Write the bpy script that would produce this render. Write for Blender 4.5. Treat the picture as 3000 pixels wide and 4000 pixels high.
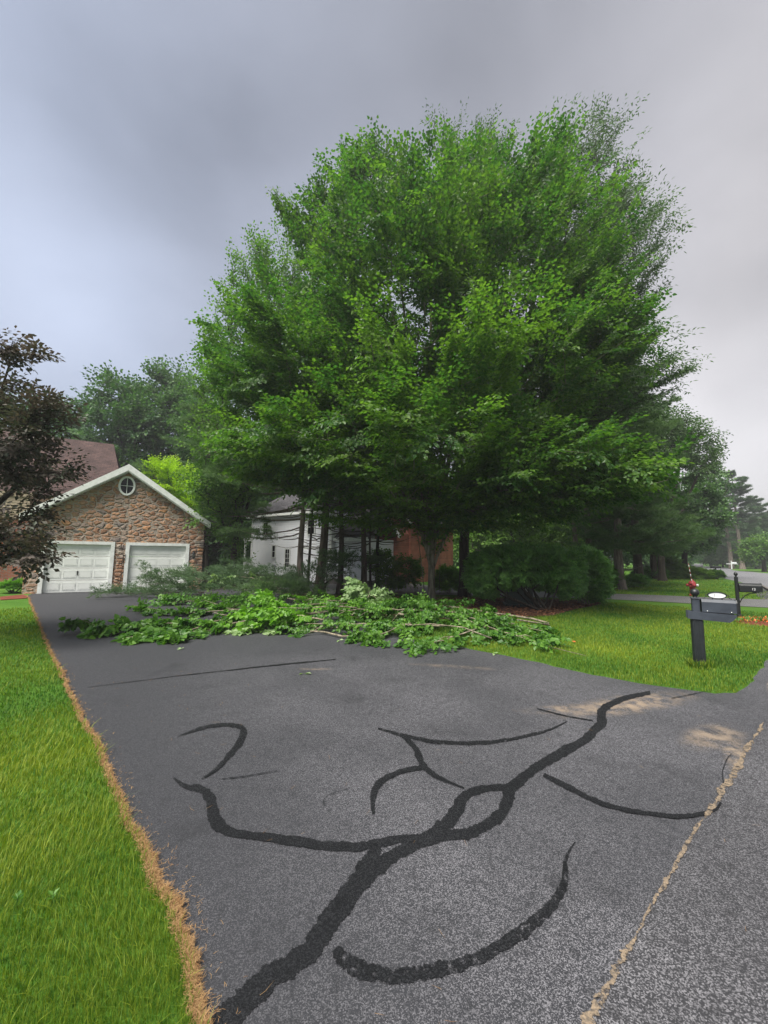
import bpy, math, random
import numpy as np
from mathutils import Vector, Matrix
for o in list(bpy.data.objects): bpy.data.objects.remove(o)
R = math.radians
sc = bpy.context.scene
COL = sc.collection
# ------------------------------------------------------------------ camera, sky, sun, exposure
EYE, FOC, PITCH, ROLL = 1.8, 1550.0, R(6.2), R(.77)
cd = bpy.data.cameras.new('camera'); cam = bpy.data.objects.new('camera', cd); COL.objects.link(cam)
cam.location = (0, 0, EYE)
cam.matrix_world = Matrix.Translation((0, 0, EYE)) @ Matrix.Rotation(R(90) + PITCH, 4, 'X') @ Matrix.Rotation(ROLL, 4, 'Z')
cd.sensor_fit = 'HORIZONTAL'; cd.sensor_width = 36; cd.lens = 36 * FOC / 3000; cd.clip_start = .05; cd.clip_end = 3000
sc.camera = cam
SUN_EL, SUN_AZ = 60, 218          # degrees; azimuth clockwise from +Y: behind the camera, to the left
w = bpy.data.worlds.new('World'); sc.world = w; w.use_nodes = True
nt = w.node_tree; nt.nodes.clear()
def N(t, nt, **k):
    n = nt.nodes.new(t)
    for a, b in k.items(): setattr(n, a, b)
    return n
out = N('ShaderNodeOutputWorld', nt)
sky = N('ShaderNodeTexSky', nt, sky_type='NISHITA', sun_disc=False)
sky.sun_elevation = R(SUN_EL); sky.sun_rotation = R(SUN_AZ); sky.air_density = 1.2; sky.dust_density = 2.5
bg1 = N('ShaderNodeBackground', nt); bg1.inputs['Strength'].default_value = .08
nt.links.new(sky.outputs[0], bg1.inputs[0])
tc = N('ShaderNodeTexCoord', nt)
def wmath(op, a, b=None, c=None, clamp=False):
    n = N('ShaderNodeMath', nt, operation=op, use_clamp=clamp)
    for i, v in enumerate((a, b, c)):
        if v is None: continue
        if hasattr(v, 'links') or hasattr(v, 'is_linked'): nt.links.new(v, n.inputs[i])
        else: n.inputs[i].default_value = v
    return n.outputs[0]
noi = N('ShaderNodeTexNoise', nt); noi.inputs['Scale'].default_value = 1.9; noi.inputs['Detail'].default_value = 5; noi.inputs['Roughness'].default_value = .5; noi.inputs['Distortion'].default_value = .35
mp = N('ShaderNodeMapping', nt); mp.inputs['Scale'].default_value = (1, 1, 1.5); mp.inputs['Location'].default_value = (1.3, 2.2, .7)
nt.links.new(tc.outputs['Generated'], mp.inputs[0]); nt.links.new(mp.outputs[0], noi.inputs['Vector'])
def ray(px, py):
    """direction through a point of the 1659x2212 photo"""
    u = (px * 3000 / 1659 - 1500) / FOC; v = -(py * 3000 / 1659 - 2000) / FOC
    c, s = math.cos(ROLL), math.sin(ROLL)
    x = u * c - v * s; y = u * s + v * c
    return Vector((x, math.cos(PITCH) - y * math.sin(PITCH), math.sin(PITCH) + y * math.cos(PITCH)))
def blob(px, py, inner, outer):   # smooth patch of cloud round one direction of the sky
    d = ray(px, py).normalized()
    vm = N('ShaderNodeVectorMath', nt, operation='DOT_PRODUCT'); nt.links.new(tc.outputs['Generated'], vm.inputs[0]); vm.inputs[1].default_value = d
    mr = N('ShaderNodeMapRange', nt, interpolation_type='SMOOTHSTEP'); nt.links.new(vm.outputs['Value'], mr.inputs[0])
    mr.inputs[1].default_value = math.cos(R(outer)); mr.inputs[2].default_value = math.cos(R(inner))
    return mr.outputs[0]
# cloud brightness: thick dark deck with paler breaks
val = wmath('MULTIPLY_ADD', noi.outputs['Fac'], .30, .19)
for px, py, i_, o_, k in ((150, 610, 1, 15, .09), (60, 200, 2, 18, .03), (250, 790, 2, 18, .08), (390, 420, 2, 18, -.06), (-100, 700, 2, 20, .02), (1600, 930, 2, 17, .26), (1450, 420, 3, 26, .08), (880, 60, 3, 30, -.045), (1600, 100, 3, 25, -.03),
                          (1640, 740, 1, 9, -.10), (700, 250, 3, 22, .02), (560, 560, 3, 22, -.02), (700, 700, 3, 22, .08)):
    val = wmath('MULTIPLY_ADD', blob(px, py, i_, o_), k, val)
val = wmath('MAXIMUM', val, .08)
sepx = N('ShaderNodeSeparateXYZ', nt); nt.links.new(tc.outputs['Generated'], sepx.inputs[0])
warm = N('ShaderNodeMapRange', nt); nt.links.new(sepx.outputs['X'], warm.inputs[0]); warm.inputs[1].default_value = -.5; warm.inputs[2].default_value = .6
cc = N('ShaderNodeMix', nt, data_type='RGBA'); nt.links.new(warm.outputs[0], cc.inputs[0])
cc.inputs[6].default_value = (.85, .95, 1.2, 1); cc.inputs[7].default_value = (1.0, .965, .985, 1)
cm = N('ShaderNodeVectorMath', nt, operation='SCALE'); nt.links.new(cc.outputs[2], cm.inputs[0]); nt.links.new(val, cm.inputs['Scale'])
bg2 = N('ShaderNodeBackground', nt); bg2.inputs['Strength'].default_value = .48
nt.links.new(cm.outputs[0], bg2.inputs[0])
mx = N('ShaderNodeMixShader', nt); mx.inputs[0].default_value = .92
nt.links.new(bg1.outputs[0], mx.inputs[1]); nt.links.new(bg2.outputs[0], mx.inputs[2]); nt.links.new(mx.outputs[0], out.inputs[0])
sl = bpy.data.lights.new('sun', 'SUN'); sl.energy = 3.0; sl.angle = R(40); sl.color = (1, .96, .88)
so = bpy.data.objects.new('sun', sl); COL.objects.link(so); so.location = (-10, -10, 40)
sd = Vector((math.sin(R(SUN_AZ)) * math.cos(R(SUN_EL)), math.cos(R(SUN_AZ)) * math.cos(R(SUN_EL)), math.sin(R(SUN_EL))))
so.rotation_euler = sd.to_track_quat('Z', 'Y').to_euler()
vs = sc.view_settings
sc.display_settings.display_device = 'sRGB'
vs.view_transform = 'Standard'; vs.look = 'None'; vs.gamma = 1; vs.use_curve_mapping = False; vs.exposure = 1.55
sc.render.engine = 'CYCLES'
sc.cycles.use_denoising = True
sc.cycles.max_bounces = 8; sc.cycles.diffuse_bounces = 5; sc.cycles.transmission_bounces = 4; sc.cycles.transparent_max_bounces = 24
sc.cycles.sample_clamp_indirect = 3
rng = np.random.default_rng(7)
random.seed(7)

def G(px, py, z=0.0):
    d = ray(px, py); t = (z - EYE) / d.z
    return (d.x * t, d.y * t, z)
def AT(px, py, Y):
    d = ray(px, py); t = Y / d.y
    return (d.x * t, Y, EYE + d.z * t)

# ------------------------------------------------------------------ materials
def mat(name, color, rough=.7, spec=.35, metal=0., noise=None, bump=None, coat=0):
    """noise=(scale, second colour, detail[, contrast lo, hi]) ; bump=(scale, strength, distance)"""
    m = bpy.data.materials.new(name); m.use_nodes = True; t = m.node_tree
    b = t.nodes['Principled BSDF']; b.inputs['Base Color'].default_value = (*color, 1)
    b.inputs['Roughness'].default_value = rough; b.inputs['Specular IOR Level'].default_value = spec; b.inputs['Metallic'].default_value = metal
    if coat: b.inputs['Coat Weight'].default_value = coat
    tx = N('ShaderNodeTexCoord', t)
    if noise:
        n = N('ShaderNodeTexNoise', t); n.inputs['Scale'].default_value = noise[0]; n.inputs['Detail'].default_value = noise[2]; n.inputs['Roughness'].default_value = .65
        t.links.new(tx.outputs['Object'], n.inputs['Vector'])
        r = N('ShaderNodeValToRGB', t); lo, hi = (noise[3], noise[4]) if len(noise) > 3 else (.35, .65)
        r.color_ramp.elements[0].position = lo; r.color_ramp.elements[1].position = hi
        r.color_ramp.elements[0].color = (*color, 1); r.color_ramp.elements[1].color = (*noise[1], 1)
        t.links.new(n.outputs['Fac'], r.inputs[0]); t.links.new(r.outputs[0], b.inputs['Base Color'])
    if bump:
        n = N('ShaderNodeTexNoise', t); n.inputs['Scale'].default_value = bump[0]; n.inputs['Detail'].default_value = 4
        t.links.new(tx.outputs['Object'], n.inputs['Vector'])
        u = N('ShaderNodeBump', t); u.inputs['Strength'].default_value = bump[1]; u.inputs['Distance'].default_value = bump[2]
        t.links.new(n.outputs['Fac'], u.inputs['Height']); t.links.new(u.outputs[0], b.inputs['Normal'])
    return m
def leafmat(name, c1, c2, transl=.35, rough=.5, spec=.3, tr_col=None):
    m = bpy.data.materials.new(name); m.use_nodes = True; t = m.node_tree
    b = t.nodes['Principled BSDF']; o = t.nodes['Material Output']
    b.inputs['Roughness'].default_value = rough; b.inputs['Specular IOR Level'].default_value = spec
    a = N('ShaderNodeAttribute', t); a.attribute_name = 'tint'
    mxx = N('ShaderNodeMix', t, data_type='RGBA'); t.links.new(a.outputs['Fac'], mxx.inputs[0])
    mxx.inputs[6].default_value = (*c1, 1); mxx.inputs[7].default_value = (*c2, 1)
    t.links.new(mxx.outputs[2], b.inputs['Base Color'])
    tr = N('ShaderNodeBsdfTranslucent', t)
    g = N('ShaderNodeMix', t, data_type='RGBA', blend_type='MULTIPLY'); g.inputs[0].default_value = 1
    t.links.new(mxx.outputs[2], g.inputs[6]); g.inputs[7].default_value = (*(tr_col or (1.4, 1.65, .75)), 1)
    t.links.new(g.outputs[2], tr.inputs[0])
    ms = N('ShaderNodeMixShader', t); ms.inputs[0].default_value = transl
    t.links.new(b.outputs[0], ms.inputs[1]); t.links.new(tr.outputs[0], ms.inputs[2]); t.links.new(ms.outputs[0], o.inputs[0])
    return m
M = {}
M['leaf_main'] = leafmat('leaf_main', (.034, .098, .018), (.115, .205, .026), .48, .42, .35)
M['leaf_oak'] = leafmat('leaf_oak', (.032, .075, .024), (.075, .14, .035), .35)
M['leaf_maple'] = leafmat('leaf_maple', (.05, .12, .022), (.12, .22, .035), .40)
M['leaf_back'] = leafmat('leaf_back', (.040, .10, .034), (.10, .19, .05), .3)
M['leaf_lime'] = leafmat('leaf_lime', (.20, .33, .018), (.34, .48, .028), .42)
M['leaf_plum'] = leafmat('leaf_plum', (.040, .070, .038), (.095, .075, .062), .25, tr_col=(1.2, 1.1, .8))
M['leaf_bush'] = leafmat('leaf_bush', (.065, .17, .036), (.14, .29, .05), .3)
M['leaf_bright'] = leafmat('leaf_bright', (.07, .19, .018), (.14, .30, .03), .42)
M['leaf_fallen'] = leafmat('leaf_fallen', (.036, .11, .015), (.105, .225, .027), .35, .42, .35)
M['leaf_fresh'] = leafmat('leaf_fresh', (.08, .21, .018), (.15, .31, .03), .40, .42, .35)
M['leaf_pale'] = leafmat('leaf_pale', (.17, .28, .10), (.30, .40, .20), .3, .5)
M['needle'] = leafmat('needle', (.058, .12, .046), (.13, .215, .075), .2, .6, .2)
M['needle_far'] = leafmat('needle_far', (.045, .09, .045), (.09, .15, .07), .2, .6, .2)
M['needle_cut'] = leafmat('needle_cut', (.05, .10, .045), (.11, .17, .085), .25, .6, .2)
M['flower'] = leafmat('flower', (.65, .10, .03), (.80, .22, .08), .3)
M['white_flower'] = leafmat('white_flower', (.55, .6, .5), (.8, .8, .75), .2)
def barkmat(name, c1, c2, sc_=9.):
    m = mat(name, c1, .9, .15); t = m.node_tree; b = t.nodes['Principled BSDF']
    tx = N('ShaderNodeTexCoord', t); mp_ = N('ShaderNodeMapping', t); mp_.inputs['Scale'].default_value = (1, 1, .16)
    n = N('ShaderNodeTexNoise', t); n.inputs['Scale'].default_value = sc_; n.inputs['Detail'].default_value = 6; n.inputs['Roughness'].default_value = .7
    t.links.new(tx.outputs['Object'], mp_.inputs[0]); t.links.new(mp_.outputs[0], n.inputs['Vector'])
    r = N('ShaderNodeValToRGB', t); r.color_ramp.elements[0].position = .38; r.color_ramp.elements[1].position = .62
    r.color_ramp.elements[0].color = (*c1, 1); r.color_ramp.elements[1].color = (*c2, 1)
    t.links.new(n.outputs['Fac'], r.inputs[0]); t.links.new(r.outputs[0], b.inputs['Base Color'])
    u = N('ShaderNodeBump', t); u.inputs['Strength'].default_value = .8; u.inputs['Distance'].default_value = .03
    t.links.new(n.outputs['Fac'], u.inputs['Height']); t.links.new(u.outputs[0], b.inputs['Normal'])
    return m
M['bark'] = barkmat('bark', (.055, .052, .038), (.21, .195, .145), 12)
M['bark_pine'] = barkmat('bark_pine', (.035, .027, .022), (.11, .088, .07), 9)
M['bark_pine_pale'] = barkmat('bark_pine_pale', (.10, .08, .065), (.24, .20, .17), 9)
M['bark_dark'] = barkmat('bark_dark', (.02, .017, .014), (.06, .05, .04), 9)
M['wood_cut'] = barkmat('wood_cut', (.10, .085, .06), (.30, .26, .19), 14)

# ------------------------------------------------------------------ object helpers
def tag(o, label=None, cat=None, group=None, kind=None):
    if label: o['label'] = label
    if cat: o['category'] = cat
    if group: o['group'] = group
    if kind: o['kind'] = kind
    return o
def thing(name, label, cat, loc=(0, 0, 0), rz=0., group=None):
    o = bpy.data.objects.new(name, None); COL.objects.link(o); o.location = loc; o.rotation_euler = (0, 0, rz); o.empty_display_size = .2
    return tag(o, label, cat, group)
def link(name, me, parent=None, m=None, label=None):
    o = bpy.data.objects.new(name, me); COL.objects.link(o)
    if m: me.materials.append(m)
    if parent: o.parent = parent
    if label: o['label'] = label
    return o
def npmesh(name, V, F, tint=None, smooth=False):
    """V (n,3), F (m,k) all faces the same size"""
    me = bpy.data.meshes.new(name); V = np.asarray(V, np.float32); F = np.asarray(F, np.int32); k = F.shape[1]
    me.vertices.add(len(V)); me.vertices.foreach_set('co', V.ravel())
    me.loops.add(F.size); me.loops.foreach_set('vertex_index', F.ravel())
    me.polygons.add(len(F)); me.polygons.foreach_set('loop_start', np.arange(0, F.size, k, dtype=np.int32))
    try: me.polygons.foreach_set('loop_total', np.full(len(F), k, np.int32))
    except Exception: pass
    me.polygons.foreach_set('use_smooth', np.full(len(F), smooth, bool))
    if tint is not None:
        a = me.attributes.new('tint', 'FLOAT', 'FACE'); a.data.foreach_set('value', np.asarray(tint, np.float32))
    me.update(calc_edges=True)
    return me
class MB:
    """collects shapes into one mesh"""
    def __init__(s): s.v = []; s.f = []; s.s = []
    def add(s, vs_, fs, smooth=False):
        o = len(s.v); s.v += [tuple(v) for v in vs_]; s.f += [tuple(i + o for i in f) for f in fs]; s.s += [smooth] * len(fs); return s
    def box(s, x0, x1, y0, y1, z0, z1, mtx=None, bev=0.):
        if bev > 0:
            b = min(bev, (x1 - x0) * .45, (y1 - y0) * .45, (z1 - z0) * .45); pts = []; 
            for zz, ins in ((z0, b), (z0 + b, 0), (z1 - b, 0), (z1, b)):
                a0, a1, c0, c1 = x0 + ins, x1 - ins, y0 + ins, y1 - ins
                k = b if ins == 0 else b * .4
                pts += [(a0 + k, c0, zz), (a1 - k, c0, zz), (a1, c0 + k, zz), (a1, c1 - k, zz), (a1 - k, c1, zz), (a0 + k, c1, zz), (a0, c1 - k, zz), (a0, c0 + k, zz)]
            fs = [tuple(range(7, -1, -1)), tuple(range(24, 32))]
            for r in range(3):
                for i in range(8): j = (i + 1) % 8; fs.append((r * 8 + i, r * 8 + j, r * 8 + 8 + j, r * 8 + 8 + i))
        else:
            pts = [(x, y, z) for z in (z0, z1) for x, y in ((x0, y0), (x1, y0), (x1, y1), (x0, y1))]
            fs = [(3, 2, 1, 0), (4, 5, 6, 7), (0, 1, 5, 4), (1, 2, 6, 5), (2, 3, 7, 6), (3, 0, 4, 7)]
        if mtx: pts = [mtx @ Vector(p) for p in pts]
        return s.add(pts, fs)
    def prism(s, poly, axis, a, b):
        """poly of 2D points extruded along axis ('x','y','z') from a to b"""
        def P(p, h): return {'y': (p[0], h, p[1]), 'x': (h, p[0], p[1]), 'z': (p[0], p[1], h)}[axis]
        n = len(poly); pts = [P(p, a) for p in poly] + [P(p, b) for p in poly]
        return s.add(pts, [tuple(range(n)), tuple(range(2 * n - 1, n - 1, -1))] + [((i + 1) % n, i, n + i, n + (i + 1) % n) for i in range(n)])
    def lathe(s, prof, c=(0, 0, 0), n=16, mtx=None):
        pts = []
        for r, z in prof: pts += [Vector((c[0] + r * math.cos(2 * math.pi * i / n), c[1] + r * math.sin(2 * math.pi * i / n), c[2] + z)) for i in range(n)]
        if mtx: pts = [mtx @ p for p in pts]
        fs = [(r * n + i, r * n + (i + 1) % n, r * n + n + (i + 1) % n, r * n + n + i) for r in range(len(prof) - 1) for i in range(n)]
        fs += [tuple(range(n - 1, -1, -1)), tuple(range((len(prof) - 1) * n, len(prof) * n))]
        return s.add(pts, fs, True)
    def tube(s, path, rad, n=8):
        path = [Vector(p) for p in path]; k = len(path)
        if not hasattr(rad, '__len__'): rad = [rad] * k
        pts = []; prev = None
        for i, p in enumerate(path):
            d = (path[min(i + 1, k - 1)] - path[max(i - 1, 0)]).normalized()
            a = prev if prev is not None else d.orthogonal()
            a = (a - d * a.dot(d)).normalized(); prev = a; b = d.cross(a)
            pts += [p + (a * math.cos(2 * math.pi * j / n) + b * math.sin(2 * math.pi * j / n)) * rad[i] for j in range(n)]
        fs = [(r * n + i, r * n + (i + 1) % n, r * n + n + (i + 1) % n, r * n + n + i) for r in range(k - 1) for i in range(n)]
        fs += [tuple(range(n - 1, -1, -1)), tuple(range((k - 1) * n, k * n))]
        return s.add(pts, fs, True)
    def build(s, name, m, parent=None, label=None, smooth_all=False):
        me = bpy.data.meshes.new(name); me.from_pydata(s.v, [], s.f); me.validate()
        me.polygons.foreach_set('use_smooth', [True] * len(me.polygons) if smooth_all else (s.s if len(s.s) == len(me.polygons) else [False] * len(me.polygons)))
        import bmesh
        bm = bmesh.new(); bm.from_mesh(me); bmesh.ops.recalc_face_normals(bm, faces=bm.faces); bm.to_mesh(me); bm.free()
        return link(name, me, parent, m, label)
def norm(a): return a / np.maximum(np.linalg.norm(a, axis=-1, keepdims=True), 1e-9)

# ------------------------------------------------------------------ leaves
HEART = (np.array([(0, 0, 0), (.28, -.42, .07), (.68, -.27, .03), (1, 0, -.13), (.68, .27, .03), (.28, .42, .07)]), [(0, 1, 2, 3), (0, 3, 4, 5)])
OVAL = (np.array([(0, 0, 0), (.5, -.27, .05), (1, 0, -.08), (.5, .27, .05)]), [(0, 1, 2), (0, 2, 3)])
DIAM = (np.array([(0, 0, 0), (.45, -.36, .06), (1, 0, -.05), (.45, .36, .06)]), [(0, 1, 2), (0, 2, 3)])
LANCE = (np.array([(0, 0, 0), (.45, -.17, .03), (1, 0, -.06), (.45, .17, .03)]), [(0, 1, 2), (0, 2, 3)])
NEEDLE = (np.array([(0, -.045, 0), (0, .045, 0), (1, 0, -.05)]), [(0, 1, 2)])
def leafmesh(name, P, D, Nn, S, shape, tint):
    sv, sf = shape; D = norm(D); B = norm(np.cross(Nn, D)); Nn = np.cross(D, B); n, k = len(P), len(sv)
    V = P[:, None, :] + S[:, None, None] * (sv[None, :, 0:1] * D[:, None, :] + sv[None, :, 1:2] * B[:, None, :] + sv[None, :, 2:3] * Nn[:, None, :])
    F = (np.arange(n)[:, None, None] * k + np.array(sf)[None]).reshape(-1, len(sf[0]))
    return npmesh(name, V.reshape(-1, 3), F, np.repeat(tint, len(sf)))
def spray_template(r, length=1., twigs=5, step=.07, droop=.25, flat=.35):
    P, D, Nn = [], [], []
    def leaves(p0, d, L, off):
        n = max(2, int(L / step))
        for i in range(n):
            t = (i + .6) / n; p = p0 + d * L * t + np.array([0, 0, -droop * (L * t) ** 2 * .6]); side = 1 if (i + off) % 2 else -1
            lat = np.cross([0, 0, 1], d); lat /= np.linalg.norm(lat) + 1e-9
            ld = d * (.45 + .3 * r.random()) + lat * side * (.8 + .3 * r.random()) + np.array([0, 0, -droop * 1.3 + r.normal() * flat])
            if i == n - 1: ld = d + np.array([0, 0, -.4])
            P.append(p + r.normal(size=3) * .012); D.append(ld); Nn.append(np.array([r.normal() * flat, r.normal() * flat, 1.]) + .35 * d)
    leaves(np.zeros(3), np.array([1., 0, .0]), length, 0)
    for k in range(twigs):
        t = .12 + .7 * (k + .5) / twigs; s_ = 1 if k % 2 else -1
        a = R(38 + 16 * r.random()) * s_
        d = np.array([math.cos(a), math.sin(a), .12 * r.normal()]); leaves(np.array([length * t, 0, 0]), d, length * (.62 - .38 * t) * (.8 + .4 * r.random()), k)
    return np.array(P), norm(np.array(D)), norm(np.array(Nn))
def needle_template(r, length=1., tufts=26, per=7, flat=.25, nl=.11):
    P, D = [], []
    for i in range(tufts):
        t = r.random() ** .7 * length; lat = (r.random() - .5) * .9 * (length - t * .75)
        q = np.array([t, lat, r.normal() * .05]); ax = norm(np.array([.8, lat * 1.2, .15 + .1 * r.normal()]))
        for j in range(per):
            P.append(q + r.normal(size=3) * .012); D.append(norm(ax + r.normal(size=3) * .55) * (.8 + .5 * r.random()))
    D = np.array(D); return np.array(P), D, norm(r.normal(size=D.shape) + [0, 0, 1])
def place(templates, pos, fwd, up, scale, r):
    """bake copies of spray templates at frames; returns P, D, N, scale per leaf, spray index"""
    fwd = norm(fwd); lat = norm(np.cross(up, fwd)); up = np.cross(fwd, lat)
    Ps, Ds, Ns, Ss, Is = [], [], [], [], []; which = r.integers(0, len(templates), len(pos))
    for k, (tp, td, tn) in enumerate(templates):
        idx = np.nonzero(which == k)[0]
        if not len(idx): continue
        Rm = np.stack([fwd[idx], lat[idx], up[idx]], 1)
        Ps.append((pos[idx][:, None, :] + scale[idx][:, None, None] * np.einsum('ki,nij->nkj', tp, Rm)).reshape(-1, 3))
        Ds.append(np.einsum('ki,nij->nkj', td, Rm).reshape(-1, 3)); Ns.append(np.einsum('ki,nij->nkj', tn, Rm).reshape(-1, 3))
        Ss.append(np.repeat(scale[idx], len(tp))); Is.append(np.repeat(idx, len(tp)))
    return np.concatenate(Ps), np.concatenate(Ds), np.concatenate(Ns), np.concatenate(Ss), np.concatenate(Is)
tr_ = np.random.default_rng(3)
T_BROAD = [spray_template(tr_) for _ in range(8)]
T_BIG = [spray_template(tr_, 1., 5, .085, .3, .3) for _ in range(8)]
T_DROOP = [spray_template(tr_, 1., 4, .09, .75, .5) for _ in range(8)]
T_LOOSE = [spray_template(tr_, 1., 4, .085, .2, .6) for _ in range(6)]
T_FINE = [spray_template(tr_, 1., 6, .055, .5, .6) for _ in range(6)]
T_FLAT = [spray_template(tr_, 1., 7, .055, .05, .2) for _ in range(6)]
T_NEED = [needle_template(tr_) for _ in range(6)]
T_NEEDF = [needle_template(tr_, 1., 16, 5) for _ in range(4)]

# ------------------------------------------------------------------ tree skeletons
def frusta(A, B, ra, rb, n):
    d = norm(B - A); h = np.where(np.abs(d[:, 2:3]) < .9, np.array([[0, 0, 1.]]), np.array([[1., 0, 0]])); a = norm(np.cross(d, h)); b = np.cross(d, a)
    an = np.arange(n) * 2 * math.pi / n; ring = np.cos(an)[None, :, None] * a[:, None, :] + np.sin(an)[None, :, None] * b[:, None, :]
    V = np.concatenate([A[:, None] + ring * ra[:, None, None], B[:, None] + ring * rb[:, None, None]], 1).reshape(-1, 3)
    i = np.arange(n); f = np.stack([i, (i + 1) % n, n + (i + 1) % n, n + i], 1)
    return V, (np.arange(len(A))[:, None, None] * 2 * n + f[None]).reshape(-1, 4)
def skeleton(stems, tips, r, sag=.12, pathw=.18, seg=.7, rise=.0):
    """stems: list of polylines (first = trunk). joins every tip to the nearest point of the growing tree"""
    pos, par = [], []
    for s_ in stems:
        s_ = [np.array(p, float) for p in s_]; prev = -1
        if pos:
            dd = np.linalg.norm(np.array(pos) - s_[0], axis=1); prev = int(dd.argmin())
        for i in range(len(s_) - 1):
            n = max(1, int(np.linalg.norm(s_[i + 1] - s_[i]) / .5))
            for j in range(n + (i == len(s_) - 2)):
                pos.append(s_[i] + (s_[i + 1] - s_[i]) * j / n); par.append(prev); prev = len(pos) - 1
    nst = len(pos)
    cap = nst + len(tips) * 12; PP = np.zeros((cap, 3)); PP[:nst] = pos; PL = np.zeros(cap); par = par + [0] * (cap - nst)
    for i in range(nst):
        if par[i] >= 0: PL[i] = PL[par[i]] + np.linalg.norm(PP[i] - PP[par[i]])
    n = nst; tipidx = []; tdir = []
    order = np.argsort(np.linalg.norm(tips - PP[0], axis=1)); lo = PP[0][2] + (max(p[2] for p in pos) - PP[0][2]) * .18
    for t in tips[order]:
        dv = t - PP[:n]; dist = np.linalg.norm(dv, axis=1)
        cost = dist + pathw * PL[:n] + np.where(PP[:n, 2] > t[2] + .3 + .25 * dist, 2., 0.) + np.where(PP[:n, 2] < lo, 6., 0)
        k = int(cost.argmin()); L = dist[k]; m = min(11, max(1, int(L / seg))); p0 = PP[k].copy()
        perp = r.normal(size=3) * .05 * L; prev = k
        for j in range(1, m + 1):
            u = j / m; q = p0 + (t - p0) * u + perp * math.sin(math.pi * u) + np.array([0, 0, rise * L * math.sin(math.pi * u)])
            PP[n] = q; par[n] = prev; PL[n] = PL[prev] + np.linalg.norm(q - PP[prev]); prev = n; n += 1
        tipidx.append(prev); tdir.append(PP[prev] - PP[par[prev]])
    return PP[:n], np.array(par[:n]), np.array(tipidx), np.array(tdir), order
def woodmesh(name, PP, par, tipidx, r0=.006, expo=.46, rbase=None, flare=1.5, minr=0.):
    cnt = np.zeros(len(PP)); cnt[tipidx] += 1
    for i in range(len(PP) - 1, -1, -1):
        if par[i] >= 0: cnt[par[i]] += cnt[i]
    cnt = np.maximum(cnt, .5); rad = r0 * cnt ** expo
    if rbase: rad = rad * (1 + (rbase / rad[0] - 1) * np.clip(cnt / cnt[0], 0, 1) ** .35)
    h = PP[:, 2] - PP[0, 2]; rad = rad * (1 + (flare - 1) * np.exp(-np.maximum(h, 0) / .35) * (h < 2))
    e = np.nonzero(par >= 0)[0]; e = e[rad[e] > minr]; a = par[e]; ra = np.minimum(rad[a], rad[e] * 1.5); rb = rad[e]
    big = rb > .05; Vs, Fs, o = [], [], 0
    for msk, n in ((big, 10), (~big, 4)):
        if msk.sum():
            V, F = frusta(PP[a[msk]], PP[e[msk]] + (PP[e[msk]] - PP[a[msk]]) * .04, ra[msk], rb[msk], n); Vs.append(V); Fs.append(F + o); o += len(V)
    return npmesh(name, np.concatenate(Vs), np.concatenate(Fs), smooth=True)
def lobe_px(px, py, Y, rx, ry, rd=None):
    c = AT(px, py, Y); k = 3000 / 1659 / FOC * Y
    return (c[0], c[1], c[2], rx * k, (rd if rd else .5 * (rx + ry) * k), ry * k)
def sample_lobes(lobes, n, r, inner=.5, keep_in=.15, bottom=1.):
    L = np.array(lobes); wgt = (L[:, 3] * L[:, 5] + L[:, 3] * L[:, 4] + L[:, 4] * L[:, 5]); wgt /= wgt.sum(); outp, outd = [], []
    while len(outp) < n:
        i = r.choice(len(L), p=wgt); d = norm(r.normal(size=3)); rr = 1 - (1 - inner) * r.random() ** 1.6
        if d[2] < 0 and r.random() > bottom: continue
        p = L[i, :3] + d * rr * L[i, 3:]
        q = np.linalg.norm((p - L[:, :3]) / L[:, 3:], axis=1); q[i] = 9
        if q.min() < .72 and r.random() > keep_in: continue
        if p[2] < .25: continue
        outp.append(p); outd.append(norm(d / L[i, 3:]))
    return np.array(outp), np.array(outd)
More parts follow.
